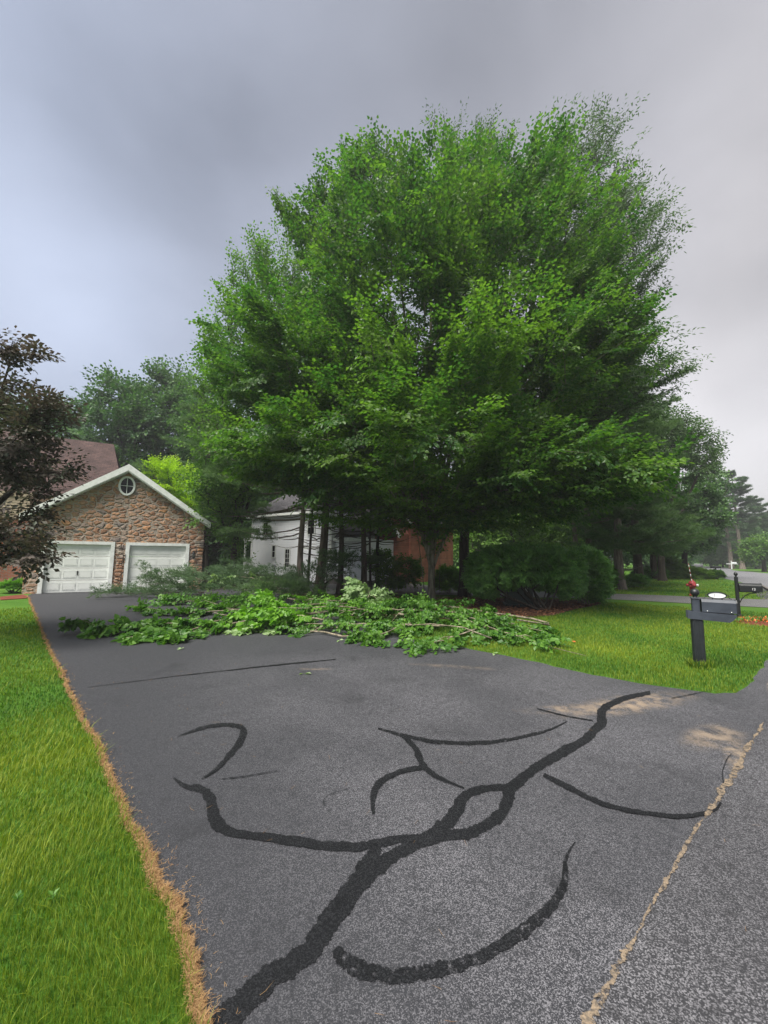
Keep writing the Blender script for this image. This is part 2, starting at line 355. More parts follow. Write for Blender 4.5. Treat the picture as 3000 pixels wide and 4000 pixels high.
def tree(name, label, cat, stems, lobes, n_tips, templates, shape, leaf, leafm, bark, spray=1., seed=1, rbase=.2, r0=.006, group=None,
         inner=.5, keep_in=.15, up=.25, tilt=.35, clump=0, rise=.05, droop=0., minr=0., bottom=1., tip_jit=0., tintvar=.25, pathw=.18, extra=None, down=0., lobetint=None, plumes=None, shoots=()):
    r = np.random.default_rng(seed); tips, od = sample_lobes(lobes, n_tips, r, inner, keep_in, bottom); pf = np.zeros_like(tips); pid = np.zeros(len(tips))
    if plumes:      # feathery leaders that sweep outward from the heart of the tree
        n_, k_, L_, w_, zo = plumes; e, _ = sample_lobes(lobes, n_, r, .86, .03, bottom); o = np.array([stems[0][0][0], stems[0][0][1], zo])
        if len(shoots): e = np.concatenate([e, np.repeat(np.array(shoots), 2, 0)]); n_ = len(e)
        ns_ = len(shoots) * 2; ww = np.full(n_, w_); ww[n_ - ns_:] *= .38
        ax = norm(e - o + np.array([0, 0, .5])); Ls = L_ * (.6 + .7 * r.random(n_)); Ls[n_ - ns_:] = L_ * 1.1; e = e - ax * (spray * .42); A_, F_, I_ = [], [], []
        for j in range(k_):
            t_ = (j + r.random(n_)) / k_; lt = r.normal(size=e.shape); lt = norm(lt - ax * (lt * ax).sum(1, keepdims=True)); lt[:, 2] *= .5
            A_.append(e - ax * (Ls * t_)[:, None] + lt * (ww * (.12 + .88 * t_ ** .8) * r.random(n_) ** .6)[:, None]); F_.append(ax + lt * .65 * t_[:, None] + r.normal(size=e.shape) * .13); I_.append(np.arange(n_) + 1.)
        tips = np.concatenate([tips] + A_); pf = np.concatenate([pf] + F_); pid = np.concatenate([pid] + I_)
    if clump and not plumes:   # pull tips together round clump centres so the crown has gaps
        c = tips[r.choice(len(tips), max(3, n_tips // clump), replace=False)]
        dd = np.linalg.norm(tips[:, None] - c[None], axis=2); k = dd.argmin(1); tips = tips + (c[k] - tips) * (.25 + .35 * r.random((len(tips), 1)))
    base = np.array(stems[0][0], float)
    PP, par, ti, td, od_ = skeleton(stems, tips, r, rise=rise, pathw=pathw); pf = pf[od_]; pid = pid[od_].astype(int)
    tp = PP[ti]; cen = np.array([base[0], base[1], 0]); outw = tp - cen; outw[:, 2] = 0
    order = np.linalg.norm(tips[:, None, :2] - tp[None, :1, :2], axis=2) if False else None
    # outward normal of the closest lobe at each tip
    L = np.array(lobes); q = (tp[:, None] - L[None, :, :3]) / L[None, :, 3:]; k = np.linalg.norm(q, axis=2).argmin(1); on = norm(q[np.arange(len(tp)), k] / L[k, 3:])
    fwd = norm(td) * .5 + on * .75 + norm(outw) * .25 + np.array([0, 0, up]) + r.normal(size=tp.shape) * .28
    isp = (pid > 0)[:, None]; fwd = np.where(isp, pf, fwd)
    if down: fwd[:, 2] -= down * np.clip(-on[:, 2] + .3, 0, 1)
    upv = np.array([0, 0, 1.]) + on * tilt + r.normal(size=tp.shape) * .18
    S = spray * (.7 + .6 * r.random(len(tp)))
    start = tp - norm(fwd) * S[:, None] * .45
    P, D, Nn, Sc, I = place(templates, start, fwd, upv, S, r)
    base_t = .42 + (.16 * r.normal(size=int(pid.max()) + 1))[pid]
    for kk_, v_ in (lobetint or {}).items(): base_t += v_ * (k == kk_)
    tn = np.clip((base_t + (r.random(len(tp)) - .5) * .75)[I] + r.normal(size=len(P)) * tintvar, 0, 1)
    root = thing(name, label, cat, tuple(base), 0, group)
    P = P - base
    ls = leaf * (.65 + .55 * r.random(len(P)))
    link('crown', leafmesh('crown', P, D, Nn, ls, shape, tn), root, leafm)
    wm = woodmesh('trunk', PP - base, par, ti, r0, .46, rbase, minr=minr)
    link('trunk', wm, root, bark)
    if extra: extra(root)
    return root
def copy_thing(root, loc, rz, label, scale=1.):
    r_ = root.copy(); COL.objects.link(r_); r_.location = loc; r_.rotation_euler = (0, 0, rz); r_.scale = (scale,) * 3; r_['label'] = label
    for ch in list(root.children):
        c = ch.copy(); COL.objects.link(c); c.parent = r_
        for g_ in ch.children:
            d = g_.copy(); COL.objects.link(d); d.parent = c
    return r_
def conifer(name, label, base, height, clear, blen, seed, bark, needm, leaf=.13, group=None, rbase=.17, dens=1., lean=(0, 0), dead=14, templates=None, boughs=None, cat='tree', tipup=.25, topless=None, step=.55):
    """pine: straight trunk, whorls of near level boughs with needle plumes, dead twigs below"""
    r = np.random.default_rng(seed); base = np.array(base, float); mb_A, mb_B, ra, rb = [], [], [], []
    def tp(z): return np.array([lean[0] * z + .05 * math.sin(z * .9 + seed), lean[1] * z, z])
    zs = np.linspace(0, height, 26)
    for i in range(25):
        mb_A.append(tp(zs[i])); mb_B.append(tp(zs[i + 1])); ra.append(rbase * (1 - zs[i] / height * .93) * (1 + .35 * math.exp(-zs[i] / .4))); rb.append(rbase * (1 - zs[i + 1] / height * .93) * (1 + .35 * math.exp(-zs[i + 1] / .4)))
    pos, fwd, S = [], [], []
    def bough(z, az, L, live=True):
        p = tp(z); d = np.array([math.cos(az), math.sin(az), .05 + .1 * r.normal()]); n = 5; r1 = .012 + .010 * L; prev = p
        for j in range(1, n + 1):
            u = j / n; q = p + d * L * u + np.array([0, 0, -.10 * L * math.sin(math.pi * u * .8) + tipup * .3 * L * u * u]); q[:2] += r.normal(size=2) * .03 * L
            mb_A.append(prev); mb_B.append(q); ra.append(r1 * (1 - .8 * (j - 1) / n)); rb.append(r1 * (1 - .8 * u))
            if live and j >= 2:
                for s_ in (-1, 1):
                    for _ in range(2 if r.random() < dens * .75 else 1):
                        a2 = az + s_ * (.5 + .5 * r.random()); pos.append(q + r.normal(size=3) * .08); fwd.append([math.cos(a2), math.sin(a2), tipup * .5 + .12 * r.normal()]); S.append(.55 + .5 * r.random())
            if not live and r.random() < .5:
                a2 = az + r.normal() * .8; e = q + np.array([math.cos(a2), math.sin(a2), .1]) * .3 * L; mb_A.append(q); mb_B.append(e); ra.append(.006); rb.append(.003)
            prev = q
        if live: pos.append(prev); fwd.append([math.cos(az), math.sin(az), tipup * .6]); S.append(.8)
    z = clear
    while z < height - .3:
        u = (z - clear) / (height - clear); L = blen * (1 - u) ** .7 * (.75 + .5 * r.random()) + .35
        if topless and z > topless and r.random() < .6: z += .8; continue
        for _ in range(4): bough(z + r.normal() * .12, r.random() * 6.283, L * (.7 + .5 * r.random()))
        z += step * (1 + .45 * r.random())
    for _ in range(dead): bough(1.2 + r.random() * max(.5, clear - 1.), r.random() * 6.283, .7 + r.random() * 1.6, False)
    for (z_, az, L) in (boughs or []): bough(z_, az, L)
    root = thing(name, label, cat, tuple(base), 0, group)
    pos, fwd, S = np.array(pos), np.array(fwd), np.array(S)
    P, D, Nn, Sc, I = place(templates or T_NEED, pos - norm(fwd) * S[:, None] * .2, fwd, np.array([0, 0, 1.]) + r.normal(size=pos.shape) * .15, S, r)
    tn = np.clip(.5 + (r.random(len(pos))[I] - .5) * .8 + r.normal(size=len(P)) * .2, 0, 1)
    link('crown', leafmesh('crown', P, D, Nn, leaf * (.8 + .5 * r.random(len(P))), NEEDLE, tn), root, needm)
    A, B, ra, rb = map(np.array, (mb_A, mb_B, ra, rb)); big = rb > .03
    V1, F1 = frusta(A[big], B[big] + (B - A)[big] * .03, ra[big], rb[big], 10); V2, F2 = frusta(A[~big], B[~big], ra[~big], rb[~big], 4)
    link('trunk', npmesh('trunk', np.concatenate([V1, V2]), np.concatenate([F1, F2 + len(V1)]), smooth=True), root, bark)
    return root

# ------------------------------------------------------------------ ground, drive, street
def inpoly(x, y, poly):
    x = np.asarray(x); y = np.asarray(y); c = np.zeros(x.shape, bool); n = len(poly); j = n - 1
    for i in range(n):
        xi, yi = poly[i][:2]; xj, yj = poly[j][:2]
        with np.errstate(divide='ignore', invalid='ignore'):
            c ^= ((yi > y) != (yj > y)) & (x < (xj - xi) * (y - yi) / (yj - yi + 1e-12) + xi)
        j = i
    return c
def polysheet(name, pts, z, m, kind='structure', parent=None):
    from mathutils.geometry import tessellate_polygon
    v = [(p[0], p[1], z) for p in pts]; tri = tessellate_polygon([[Vector(p) for p in v]])
    me = bpy.data.meshes.new(name); me.from_pydata(v, [], [tuple(t) for t in tri]); me.validate()
    import bmesh
    bm = bmesh.new(); bm.from_mesh(me)
    for f in bm.faces:
        if f.normal.z < 0: f.normal_flip()
    bm.to_mesh(me); bm.free()
    o = link(name, me, parent, m)
    if kind: o['kind'] = kind
    return o
def wiggle(pts, amp, step, r):
    o = []
    for i in range(len(pts) - 1):
        a, b = np.array(pts[i][:2]), np.array(pts[i + 1][:2]); L = np.linalg.norm(b - a); n = max(1, int(L / step)); pr = np.array([-(b - a)[1], (b - a)[0]]) / (L + 1e-9)
        for j in range(n): o.append(tuple(a + (b - a) * j / n + pr * (r.normal() * amp if i + j else 0)))
    o.append(tuple(pts[-1][:2])); return o
g = lambda L: [G(*p)[:2] for p in L]
def groundmat(name, c1, c2, c3, s1=.6, s2=40.):
    m = mat(name, c1, .95, .1); t = m.node_tree; b = t.nodes['Principled BSDF']; tx = N('ShaderNodeTexCoord', t)
    n1 = N('ShaderNodeTexNoise', t); n1.inputs['Scale'].default_value = s1; n1.inputs['Detail'].default_value = 5
    n2 = N('ShaderNodeTexNoise', t); n2.inputs['Scale'].default_value = s2; n2.inputs['Detail'].default_value = 5; n2.inputs['Roughness'].default_value = .75
    for n in (n1, n2): t.links.new(tx.outputs['Object'], n.inputs['Vector'])
    r1 = N('ShaderNodeValToRGB', t); r1.color_ramp.elements[0].color = (*c1, 1); r1.color_ramp.elements[1].color = (*c2, 1); r1.color_ramp.elements[0].position = .38; r1.color_ramp.elements[1].position = .64
    t.links.new(n1.outputs['Fac'], r1.inputs[0])
    m2 = N('ShaderNodeMix', t, data_type='RGBA'); t.links.new(r1.outputs[0], m2.inputs[6]); m2.inputs[7].default_value = (*c3, 1)
    mr = N('ShaderNodeMapRange', t); mr.inputs[1].default_value = .42; mr.inputs[2].default_value = .68; t.links.new(n2.outputs['Fac'], mr.inputs[0]); t.links.new(mr.outputs[0], m2.inputs[0])
    t.links.new(m2.outputs[2], b.inputs['Base Color'])
    u = N('ShaderNodeBump', t); u.inputs['Strength'].default_value = .7; u.inputs['Distance'].default_value = .03; t.links.new(n2.outputs['Fac'], u.inputs['Height']); t.links.new(u.outputs[0], b.inputs['Normal'])
    return m
M['lawn'] = groundmat('lawn', (.055, .135, .016), (.095, .19, .022), (.035, .085, .012))
M['mulch'] = groundmat('mulch', (.075, .035, .022), (.13, .065, .04), (.03, .018, .012), 2., 30.)
M['red_mulch'] = groundmat('red_mulch', (.16, .045, .03), (.22, .07, .045), (.06, .02, .015), 3., 40.)
M['woods_floor'] = groundmat('woods_floor', (.03, .045, .018), (.06, .07, .03), (.02, .02, .012), 1., 20.)

def asphalt(name, dark, light, sand=(), coarse=1., smooth_far=False, rough=.62):
    m = mat(name, dark, rough, .5); t = m.node_tree; b = t.nodes['Principled BSDF']; tx = N('ShaderNodeTexCoord', t); O = tx.outputs['Object']
    def mix(f, a, c):
        x = N('ShaderNodeMix', t, data_type='RGBA')
        for k_, v in ((0, f), (6, a), (7, c)):
            if isinstance(v, tuple): x.inputs[k_].default_value = (*v, 1)
            elif isinstance(v, (int, float)): x.inputs[k_].default_value = v
            else: t.links.new(v, x.inputs[k_])
        return x.outputs[2]
    def rng_(v, a, b_, c=0., d=1.):
        x = N('ShaderNodeMapRange', t, interpolation_type='SMOOTHSTEP'); t.links.new(v, x.inputs[0])
        for k_, q in zip((1, 2, 3, 4), (a, b_, c, d)): x.inputs[k_].default_value = q
        return x.outputs[0]
    def noise(s_, d_=3, ro=.6):
        x = N('ShaderNodeTexNoise', t); x.inputs['Scale'].default_value = s_; x.inputs['Detail'].default_value = d_; x.inputs['Roughness'].default_value = ro; t.links.new(O, x.inputs['Vector']); return x.outputs['Fac']
    def mth(op, a, c):
        x = N('ShaderNodeMath', t, operation=op)
        for k_, v in ((0, a), (1, c)):
            if isinstance(v, (int, float)): x.inputs[k_].default_value = v
            else: t.links.new(v, x.inputs[k_])
        return x.outputs[0]
    vo = N('ShaderNodeTexVoronoi', t); vo.inputs['Scale'].default_value = 215 / coarse; t.links.new(O, vo.inputs['Vector'])
    vsep = N('ShaderNodeSeparateColor', t); t.links.new(vo.outputs['Color'], vsep.inputs[0])
    worn = rng_(noise(.55, 4, .55), .36, .62)                       # where the binder has worn off the stones
    if smooth_far:
        sx = N('ShaderNodeSeparateXYZ', t); t.links.new(O, sx.inputs[0])
        # the older patch lies near the street: y + .25 x < 6.3
        ln = mth('ADD', sx.outputs['Y'], mth('MULTIPLY', sx.outputs['X'], -.16)); near = rng_(ln, 5.6, 8.4, 1., .42)
        worn = mth('MULTIPLY', mth('MULTIPLY_ADD' if False else 'ADD', mth('MULTIPLY', worn, .6), .5), near)
        xl = rng_(mth('SUBTRACT', sx.outputs['X'], mth('MULTIPLY', sx.outputs['Y'], -.55)), -.4, 2.4, .10, 1.)
        worn = mth('MULTIPLY', worn, xl)
    if not smooth_far: worn = mth('ADD', mth('MULTIPLY', worn, .45), .55)
    stone = rng_(vsep.outputs[0], .35, .95)
    fine = rng_(noise(260 / coarse, 2), .35, .65)
    amt = mth('MULTIPLY', mth('MULTIPLY', stone, mth('ADD', mth('MULTIPLY', worn, .85), .15)), mth('ADD', mth('MULTIPLY', fine, .6), .4))
    c = mix(amt, dark, light)
    stain = rng_(noise(1.3, 5, .6), .55, .72, 0., .45); c = mix(stain, c, tuple(v * .55 for v in dark))
    blot = rng_(noise(13 / coarse, 4, .65), .52, .70, 0., .6); c = mix(blot, c, tuple(v * .7 for v in dark))
    if sand:
        s_n = rng_(noise(5, 5, .7), .38, .62); tot = None
        for (x_, y_, rx_, ry_, ang, amt_) in sand:
            mp_ = N('ShaderNodeMapping', t); mp_.vector_type = 'TEXTURE'; mp_.inputs['Location'].default_value = (x_, y_, 0); mp_.inputs['Rotation'].default_value = (0, 0, ang); mp_.inputs['Scale'].default_value = (rx_, ry_, 1)
            t.links.new(O, mp_.inputs[0]); ln_ = N('ShaderNodeVectorMath', t, operation='LENGTH'); t.links.new(mp_.outputs[0], ln_.inputs[0])
            q = mth('MULTIPLY', mth('MULTIPLY', rng_(ln_.outputs['Value'], .2, 1.15, 1., 0.), s_n), amt_)
            tot = q if tot is None else mth('MAXIMUM', tot, q)
        c = mix(tot, c, (.26, .20, .145))
    t.links.new(c, b.inputs['Base Color'])
    t.links.new(rng_(stone, 0, 1, rough + .12, rough - .12), b.inputs['Roughness'])
    u = N('ShaderNodeBump', t); u.inputs['Strength'].default_value = .75; u.inputs['Distance'].default_value = .006
    hh = mth('ADD', mth('MULTIPLY', stone, .7), mth('MULTIPLY', noise(110 / coarse, 4, .7), 1.)); t.links.new(hh, u.inputs['Height']); t.links.new(u.outputs[0], b.inputs['Normal'])
    return m
gp = lambda x, y: G(x, y)[:2]
def sandblob(px, py, rx, ry, ang, a): p = gp(px, py); return (p[0], p[1], rx, ry, R(ang), a)
M['drive'] = asphalt('drive', (.020, .021, .026), (.245, .24, .262), smooth_far=True, sand=[sandblob(1360, 1520, 1.25, .28, 20, 1.), sandblob(1255, 1530, .8, .16, 10, .8), sandblob(1540, 1590, .55, .22, 30, .8), sandblob(1590, 1625, .5, .12, 48, 1.), sandblob(980, 1440, .9, .12, -10, .35), sandblob(680, 1445, .3, .08, 0, .5)])
M['street'] = asphalt('street', (.022, .022, .026), (.26, .255, .275), coarse=1.2, sand=[sandblob(1645, 1480, .5, .14, 40, .7)])
M['far_road'] = asphalt('far_road', (.13, .13, .14), (.22, .22, .23), coarse=2)
M['neigh_drive'] = asphalt('neigh_drive', (.10, .10, .10), (.20, .195, .19), coarse=2)
M['seal'] = asphalt('seal', (.0045, .005, .0065), (.035, .036, .04), coarse=1.2, rough=.55)
M['sand'] = mat('sand', (.24, .185, .13), .95, .1, noise=(70, (.12, .10, .08), 5, .4, .6), bump=(80, .8, .01))

BIG = 1500
ground = polysheet('ground', [(-BIG, -60), (BIG, -60), (BIG, BIG), (-BIG, BIG)], -.004, M['lawn'])
r1 = np.random.default_rng(11)
LE = [(56, 1287), (62, 1292), (80, 1340), (105, 1400), (130, 1450), (165, 1530), (215, 1620), (258, 1720), (300, 1815), (345, 1920), (380, 2010), (405, 2100), (432, 2190), (445, 2240), (480, 2500)]
left_edge = g(LE) + [(-.35, .6), (-.3, -3)]
left_edge = wiggle(left_edge, .012, .12, r1)
RE = [(560, 1262), (620, 1285), (700, 1315), (800, 1352), (900, 1382), (1000, 1399), (1090, 1416), (1180, 1435), (1280, 1458), (1380, 1476), (1480, 1490), (1545, 1498), (1590, 1497), (1615, 1480), (1632, 1460), (1659, 1425)]
right_edge = wiggle(g(RE), .012, .15, r1)
street_edge = [(7.3, 7.6), (9.2, 9.6), (11.9, 12.2), (14.5, 15.0)]
street_left = [gp(*p) for p in ((1270, 2212), (1330, 2100), (1400, 1960), (1470, 1840), (1550, 1730), (1620, 1610), (1659, 1555))]
SL = [(-6, -3.5), (-1.5, .05)] + street_left
# drive polygon: left edge reversed out to behind the camera, then garage side, right edge, flare
gar_a = np.array([-14.45, 16.95]); gd = norm(np.array([.87, .49])); gar_pt = lambda t, back=0.: tuple(gar_a + gd * t + np.array([-gd[1], gd[0]]) * back)
drive_poly = [p for p in left_edge[::-1]] + [gar_pt(-.2, .3), gar_pt(5.6, .3), gar_pt(6.3, -.2)] + right_edge + [(9, 6)] + [(6, -3)]
drive = polysheet('driveway', drive_poly, 0.0, M['drive'])
joint = SL + [(5.6, 6.0), (7.3, 7.6)]
road_pts = joint + [(9.2, 9.6), (11.9, 12.2), (15.2, 15.9), (22, 24)] + g([(1640, 1268), (1595, 1256), (1555, 1247), (1520, 1236), (1499, 1228), (1507, 1223.5), (1540, 1224), (1571, 1226), (1585, 1232), (1620, 1235), (1659, 1239)]) + [(50, 38), (26, 12), (12, -6), (6, -12), (-3, -12)]
street = polysheet('street', road_pts, .004, M['street'])
far = polysheet('far_road', g([(1659, 1274), (1595, 1256.5), (1555, 1247.5), (1520, 1236.5), (1499, 1228.5), (1507, 1223.8), (1540, 1224.3), (1571, 1226.3), (1585, 1232), (1620, 1235), (1659, 1239), (1800, 1250), (1800, 1310)]), .008, M['far_road'])
NE = [(1900, 1332), (1659, 1313), (1560, 1308), (1420, 1300), (1260, 1292), (1100, 1290), (1000, 1286), (800, 1284), (640, 1285), (540, 1283)]
NF = [(520, 1262), (541, 1249), (660, 1254), (775, 1266), (800, 1254), (900, 1262), (1000, 1273), (1260, 1281), (1420, 1286), (1560, 1292), (1659, 1296), (1900, 1308)]
neigh = polysheet('neighbour_driveway', g(NE + NF), .0125, M['neigh_drive'])
MUL = [(560, 1277), (660, 1292), (760, 1318), (860, 1335), (980, 1338), (1080, 1336), (1190, 1331), (1240, 1318), (1300, 1306), (1290, 1297), (1100, 1293), (900, 1290), (700, 1287), (600, 1275)]
mulch = polysheet('mulch_bed', wiggle(g(MUL), .06, .3, r1), .0085, M['mulch'])
woods = polysheet('woods_floor', [gp(443, 1275), gp(540, 1265), (-10, 31), (-12, 60), (-40, 60), (-30, 30), gar_pt(6.4, 1)], .006, M['woods_floor'])

def wear(m, scale, lo, hi, second=None):
    """let noise eat holes into a thin coating so what lies under it shows"""
    t = m.node_tree; o = next(n for n in t.nodes if n.type == 'OUTPUT_MATERIAL'); b = next(n for n in t.nodes if n.type == 'BSDF_PRINCIPLED'); tx = N('ShaderNodeTexCoord', t)
    n = N('ShaderNodeTexNoise', t); n.inputs['Scale'].default_value = scale; n.inputs['Detail'].default_value = 6; n.inputs['Roughness'].default_value = .75; t.links.new(tx.outputs['Object'], n.inputs['Vector'])
    r = N('ShaderNodeMapRange', t, interpolation_type='SMOOTHSTEP'); t.links.new(n.outputs['Fac'], r.inputs[0]); r.inputs[1].default_value = lo; r.inputs[2].default_value = hi
    tr = N('ShaderNodeBsdfTransparent', t); ms = N('ShaderNodeMixShader', t); t.links.new(r.outputs[0], ms.inputs[0]); t.links.new(tr.outputs[0], ms.inputs[1]); t.links.new(b.outputs[0], ms.inputs[2]); t.links.new(ms.outputs[0], o.inputs[0])
    return m
M['seal_worn'] = wear(asphalt('seal_worn', (.0045, .005, .0065), (.035, .036, .04), coarse=1.2, rough=.55), 24, .37, .50)
for k_ in ('seal', 'seal_worn'): next(n for n in M[k_].node_tree.nodes if n.type == 'BSDF_PRINCIPLED').inputs['Specular IOR Level'].default_value = .22
wear(M['seal'], 30, .24, .36); wear(M['sand'], 22, .40, .50)
def ribbon(path, z, m, name, parent, jit=.10, sub=10, seed=0, kind=None):
    """a poured strip: centre line and widths measured on the ground, smoothed, with ragged edges"""
    r = np.random.default_rng(seed); P = np.array([p[:2] for p in path], float); W = np.array([p[2] for p in path], float); L, Rr = [], []
    n = len(P); walk = [0., 0.]
    for i in range(n - 1):
        p0, p1, p2, p3 = P[max(i - 1, 0)], P[i], P[i + 1], P[min(i + 2, n - 1)]
        for j in range(sub + (i == n - 2)):
            u = j / sub; q = .5 * ((2 * p1) + (p2 - p0) * u + (2 * p0 - 5 * p1 + 4 * p2 - p3) * u * u + (3 * p1 - p0 - 3 * p2 + p3) * u ** 3)
            d = .5 * ((p2 - p0) + 2 * (2 * p0 - 5 * p1 + 4 * p2 - p3) * u + 3 * (3 * p1 - p0 - 3 * p2 + p3) * u * u); d /= np.linalg.norm(d) + 1e-9
            wd = W[i] + (W[i + 1] - W[i]) * u; nr = np.array([-d[1], d[0]])
            # width is across the line as seen; horizontal strips look thinner, the lists allow for it
            walk = [.8 * v_ + .6 * jit * r.normal() for v_ in walk]; ja = .6 + .35 * r.normal(); L.append(q + nr * (wd * .5 * (1 + walk[0]) + (.35 * r.normal() if wd > 6 else 0))); Rr.append(q - nr * (wd * .5 * (1 + walk[1]) + (.35 * r.normal() if wd > 6 else 0)))
    V = [G(x, y, z) for x, y in L] + [G(x, y, z) for x, y in Rr]; k = len(L)
    me = bpy.data.meshes.new(name); me.from_pydata(V, [], [(i, i + 1, k + i + 1, k + i) for i in range(k - 1)]); me.validate()
    o = link(name, me, parent, m)
    if kind: o['kind'] = kind
    return o
SEAL = [
 [(470, 2240, 60), (510, 2180, 58), (560, 2128, 56), (620, 2088, 50), (670, 2052, 48), (705, 2000, 50), (750, 1940, 44), (800, 1885, 34), (850, 1848, 30), (905, 1820, 26), (960, 1806, 22), (1020, 1796, 24), (1068, 1772, 28), (1092, 1738, 27), (1106, 1700, 24), (1145, 1668, 22), (1200, 1632, 21), (1262, 1598, 20), (1298, 1562, 22), (1302, 1532, 18), (1345, 1510, 11), (1405, 1496, 7)],
 [(1108, 1700, 14), (1050, 1703, 15), (1005, 1718, 22), (985, 1752, 27), (960, 1782, 30), (920, 1812, 30)],
 [(375, 1680, 3), (400, 1698, 10), (440, 1707, 18), (458, 1735, 25), (466, 1775, 30), (505, 1797, 20), (600, 1812, 20), (700, 1826, 20), (780, 1828, 20), (860, 1812, 18), (930, 1810, 20)],
 [(815, 1826, 22), (795, 1865, 34), (765, 1912, 40), (735, 1965, 40)],
 [(725, 2048, 20), (745, 2072, 34), (785, 2098, 38), (850, 2108, 36), (920, 2100, 34), (1000, 2080, 30), (1080, 2042, 27), (1150, 1995, 28), (1200, 1945, 22), (1220, 1900, 15), (1222, 1855, 7), (1242, 1818, 2)],
 [(816, 1573, 4), (870, 1588, 8), (940, 1602, 9), (1020, 1605, 8), (1100, 1597, 7), (1180, 1578, 5), (1225, 1558, 1)],
 [(872, 1588, 10), (900, 1620, 13), (915, 1655, 15), (950, 1680, 9), (1003, 1702, 2)],
 [(917, 1656, 12), (860, 1668, 11), (820, 1690, 14), (806, 1720, 14), (806, 1758, 6)],
 [(385, 1590, 2), (440, 1571, 7), (490, 1565, 8), (525, 1574, 13), (516, 1605, 14), (492, 1635, 11), (465, 1663, 8), (435, 1682, 2)],
 [(1174, 1673, 8), (1230, 1701, 11), (1300, 1735, 10), (1400, 1757, 9), (1480, 1762, 8), (1540, 1750, 9), (1558, 1733, 4)],
 [(190, 1484, .6), (380, 1460, 1.0), (480, 1449, 1.6), (560, 1440, 2.2), (650, 1431, 2.2), (725, 1424, 1.)],
 [(1566, 1700, 1.5), (1560, 1670, 2), (1570, 1640, 2), (1580, 1628, 1)],
 [(930, 1700, .8), (935, 1690, .8)],
 [(700, 1740, 1.5), (705, 1720, 1.2), (760, 1700, .8)], [(480, 1682, 1.8), (530, 1676, 1.8), (600, 1664, 1.2)], [(1450, 1508, 1.3), (1490, 1500, 1), (1530, 1492, .8)], [(1160, 1530, 1.2), (1220, 1545, 1.6), (1280, 1556, 2)]]
for i, s_ in enumerate(SEAL): ribbon(s_, .0045 + .0004 * i, M['seal_worn' if i in (4, 5, 8, 12, 13, 14, 15) else 'seal'], 'sealed_crack', drive, .13 if i < 10 else .3, 30, i)
ribbon([(1240, 2270, 26), (1285, 2180, 24), (1335, 2090, 15), (1362, 2040, 9), (1410, 1950, 7), (1450, 1885, 10), (1490, 1810, 6), (1530, 1755, 10), (1560, 1712, 14), (1592, 1655, 14), (1622, 1605, 9), (1650, 1560, 5)], .0095, M['sand'], 'sand_line', None, .5, 40, 50, 'structure')
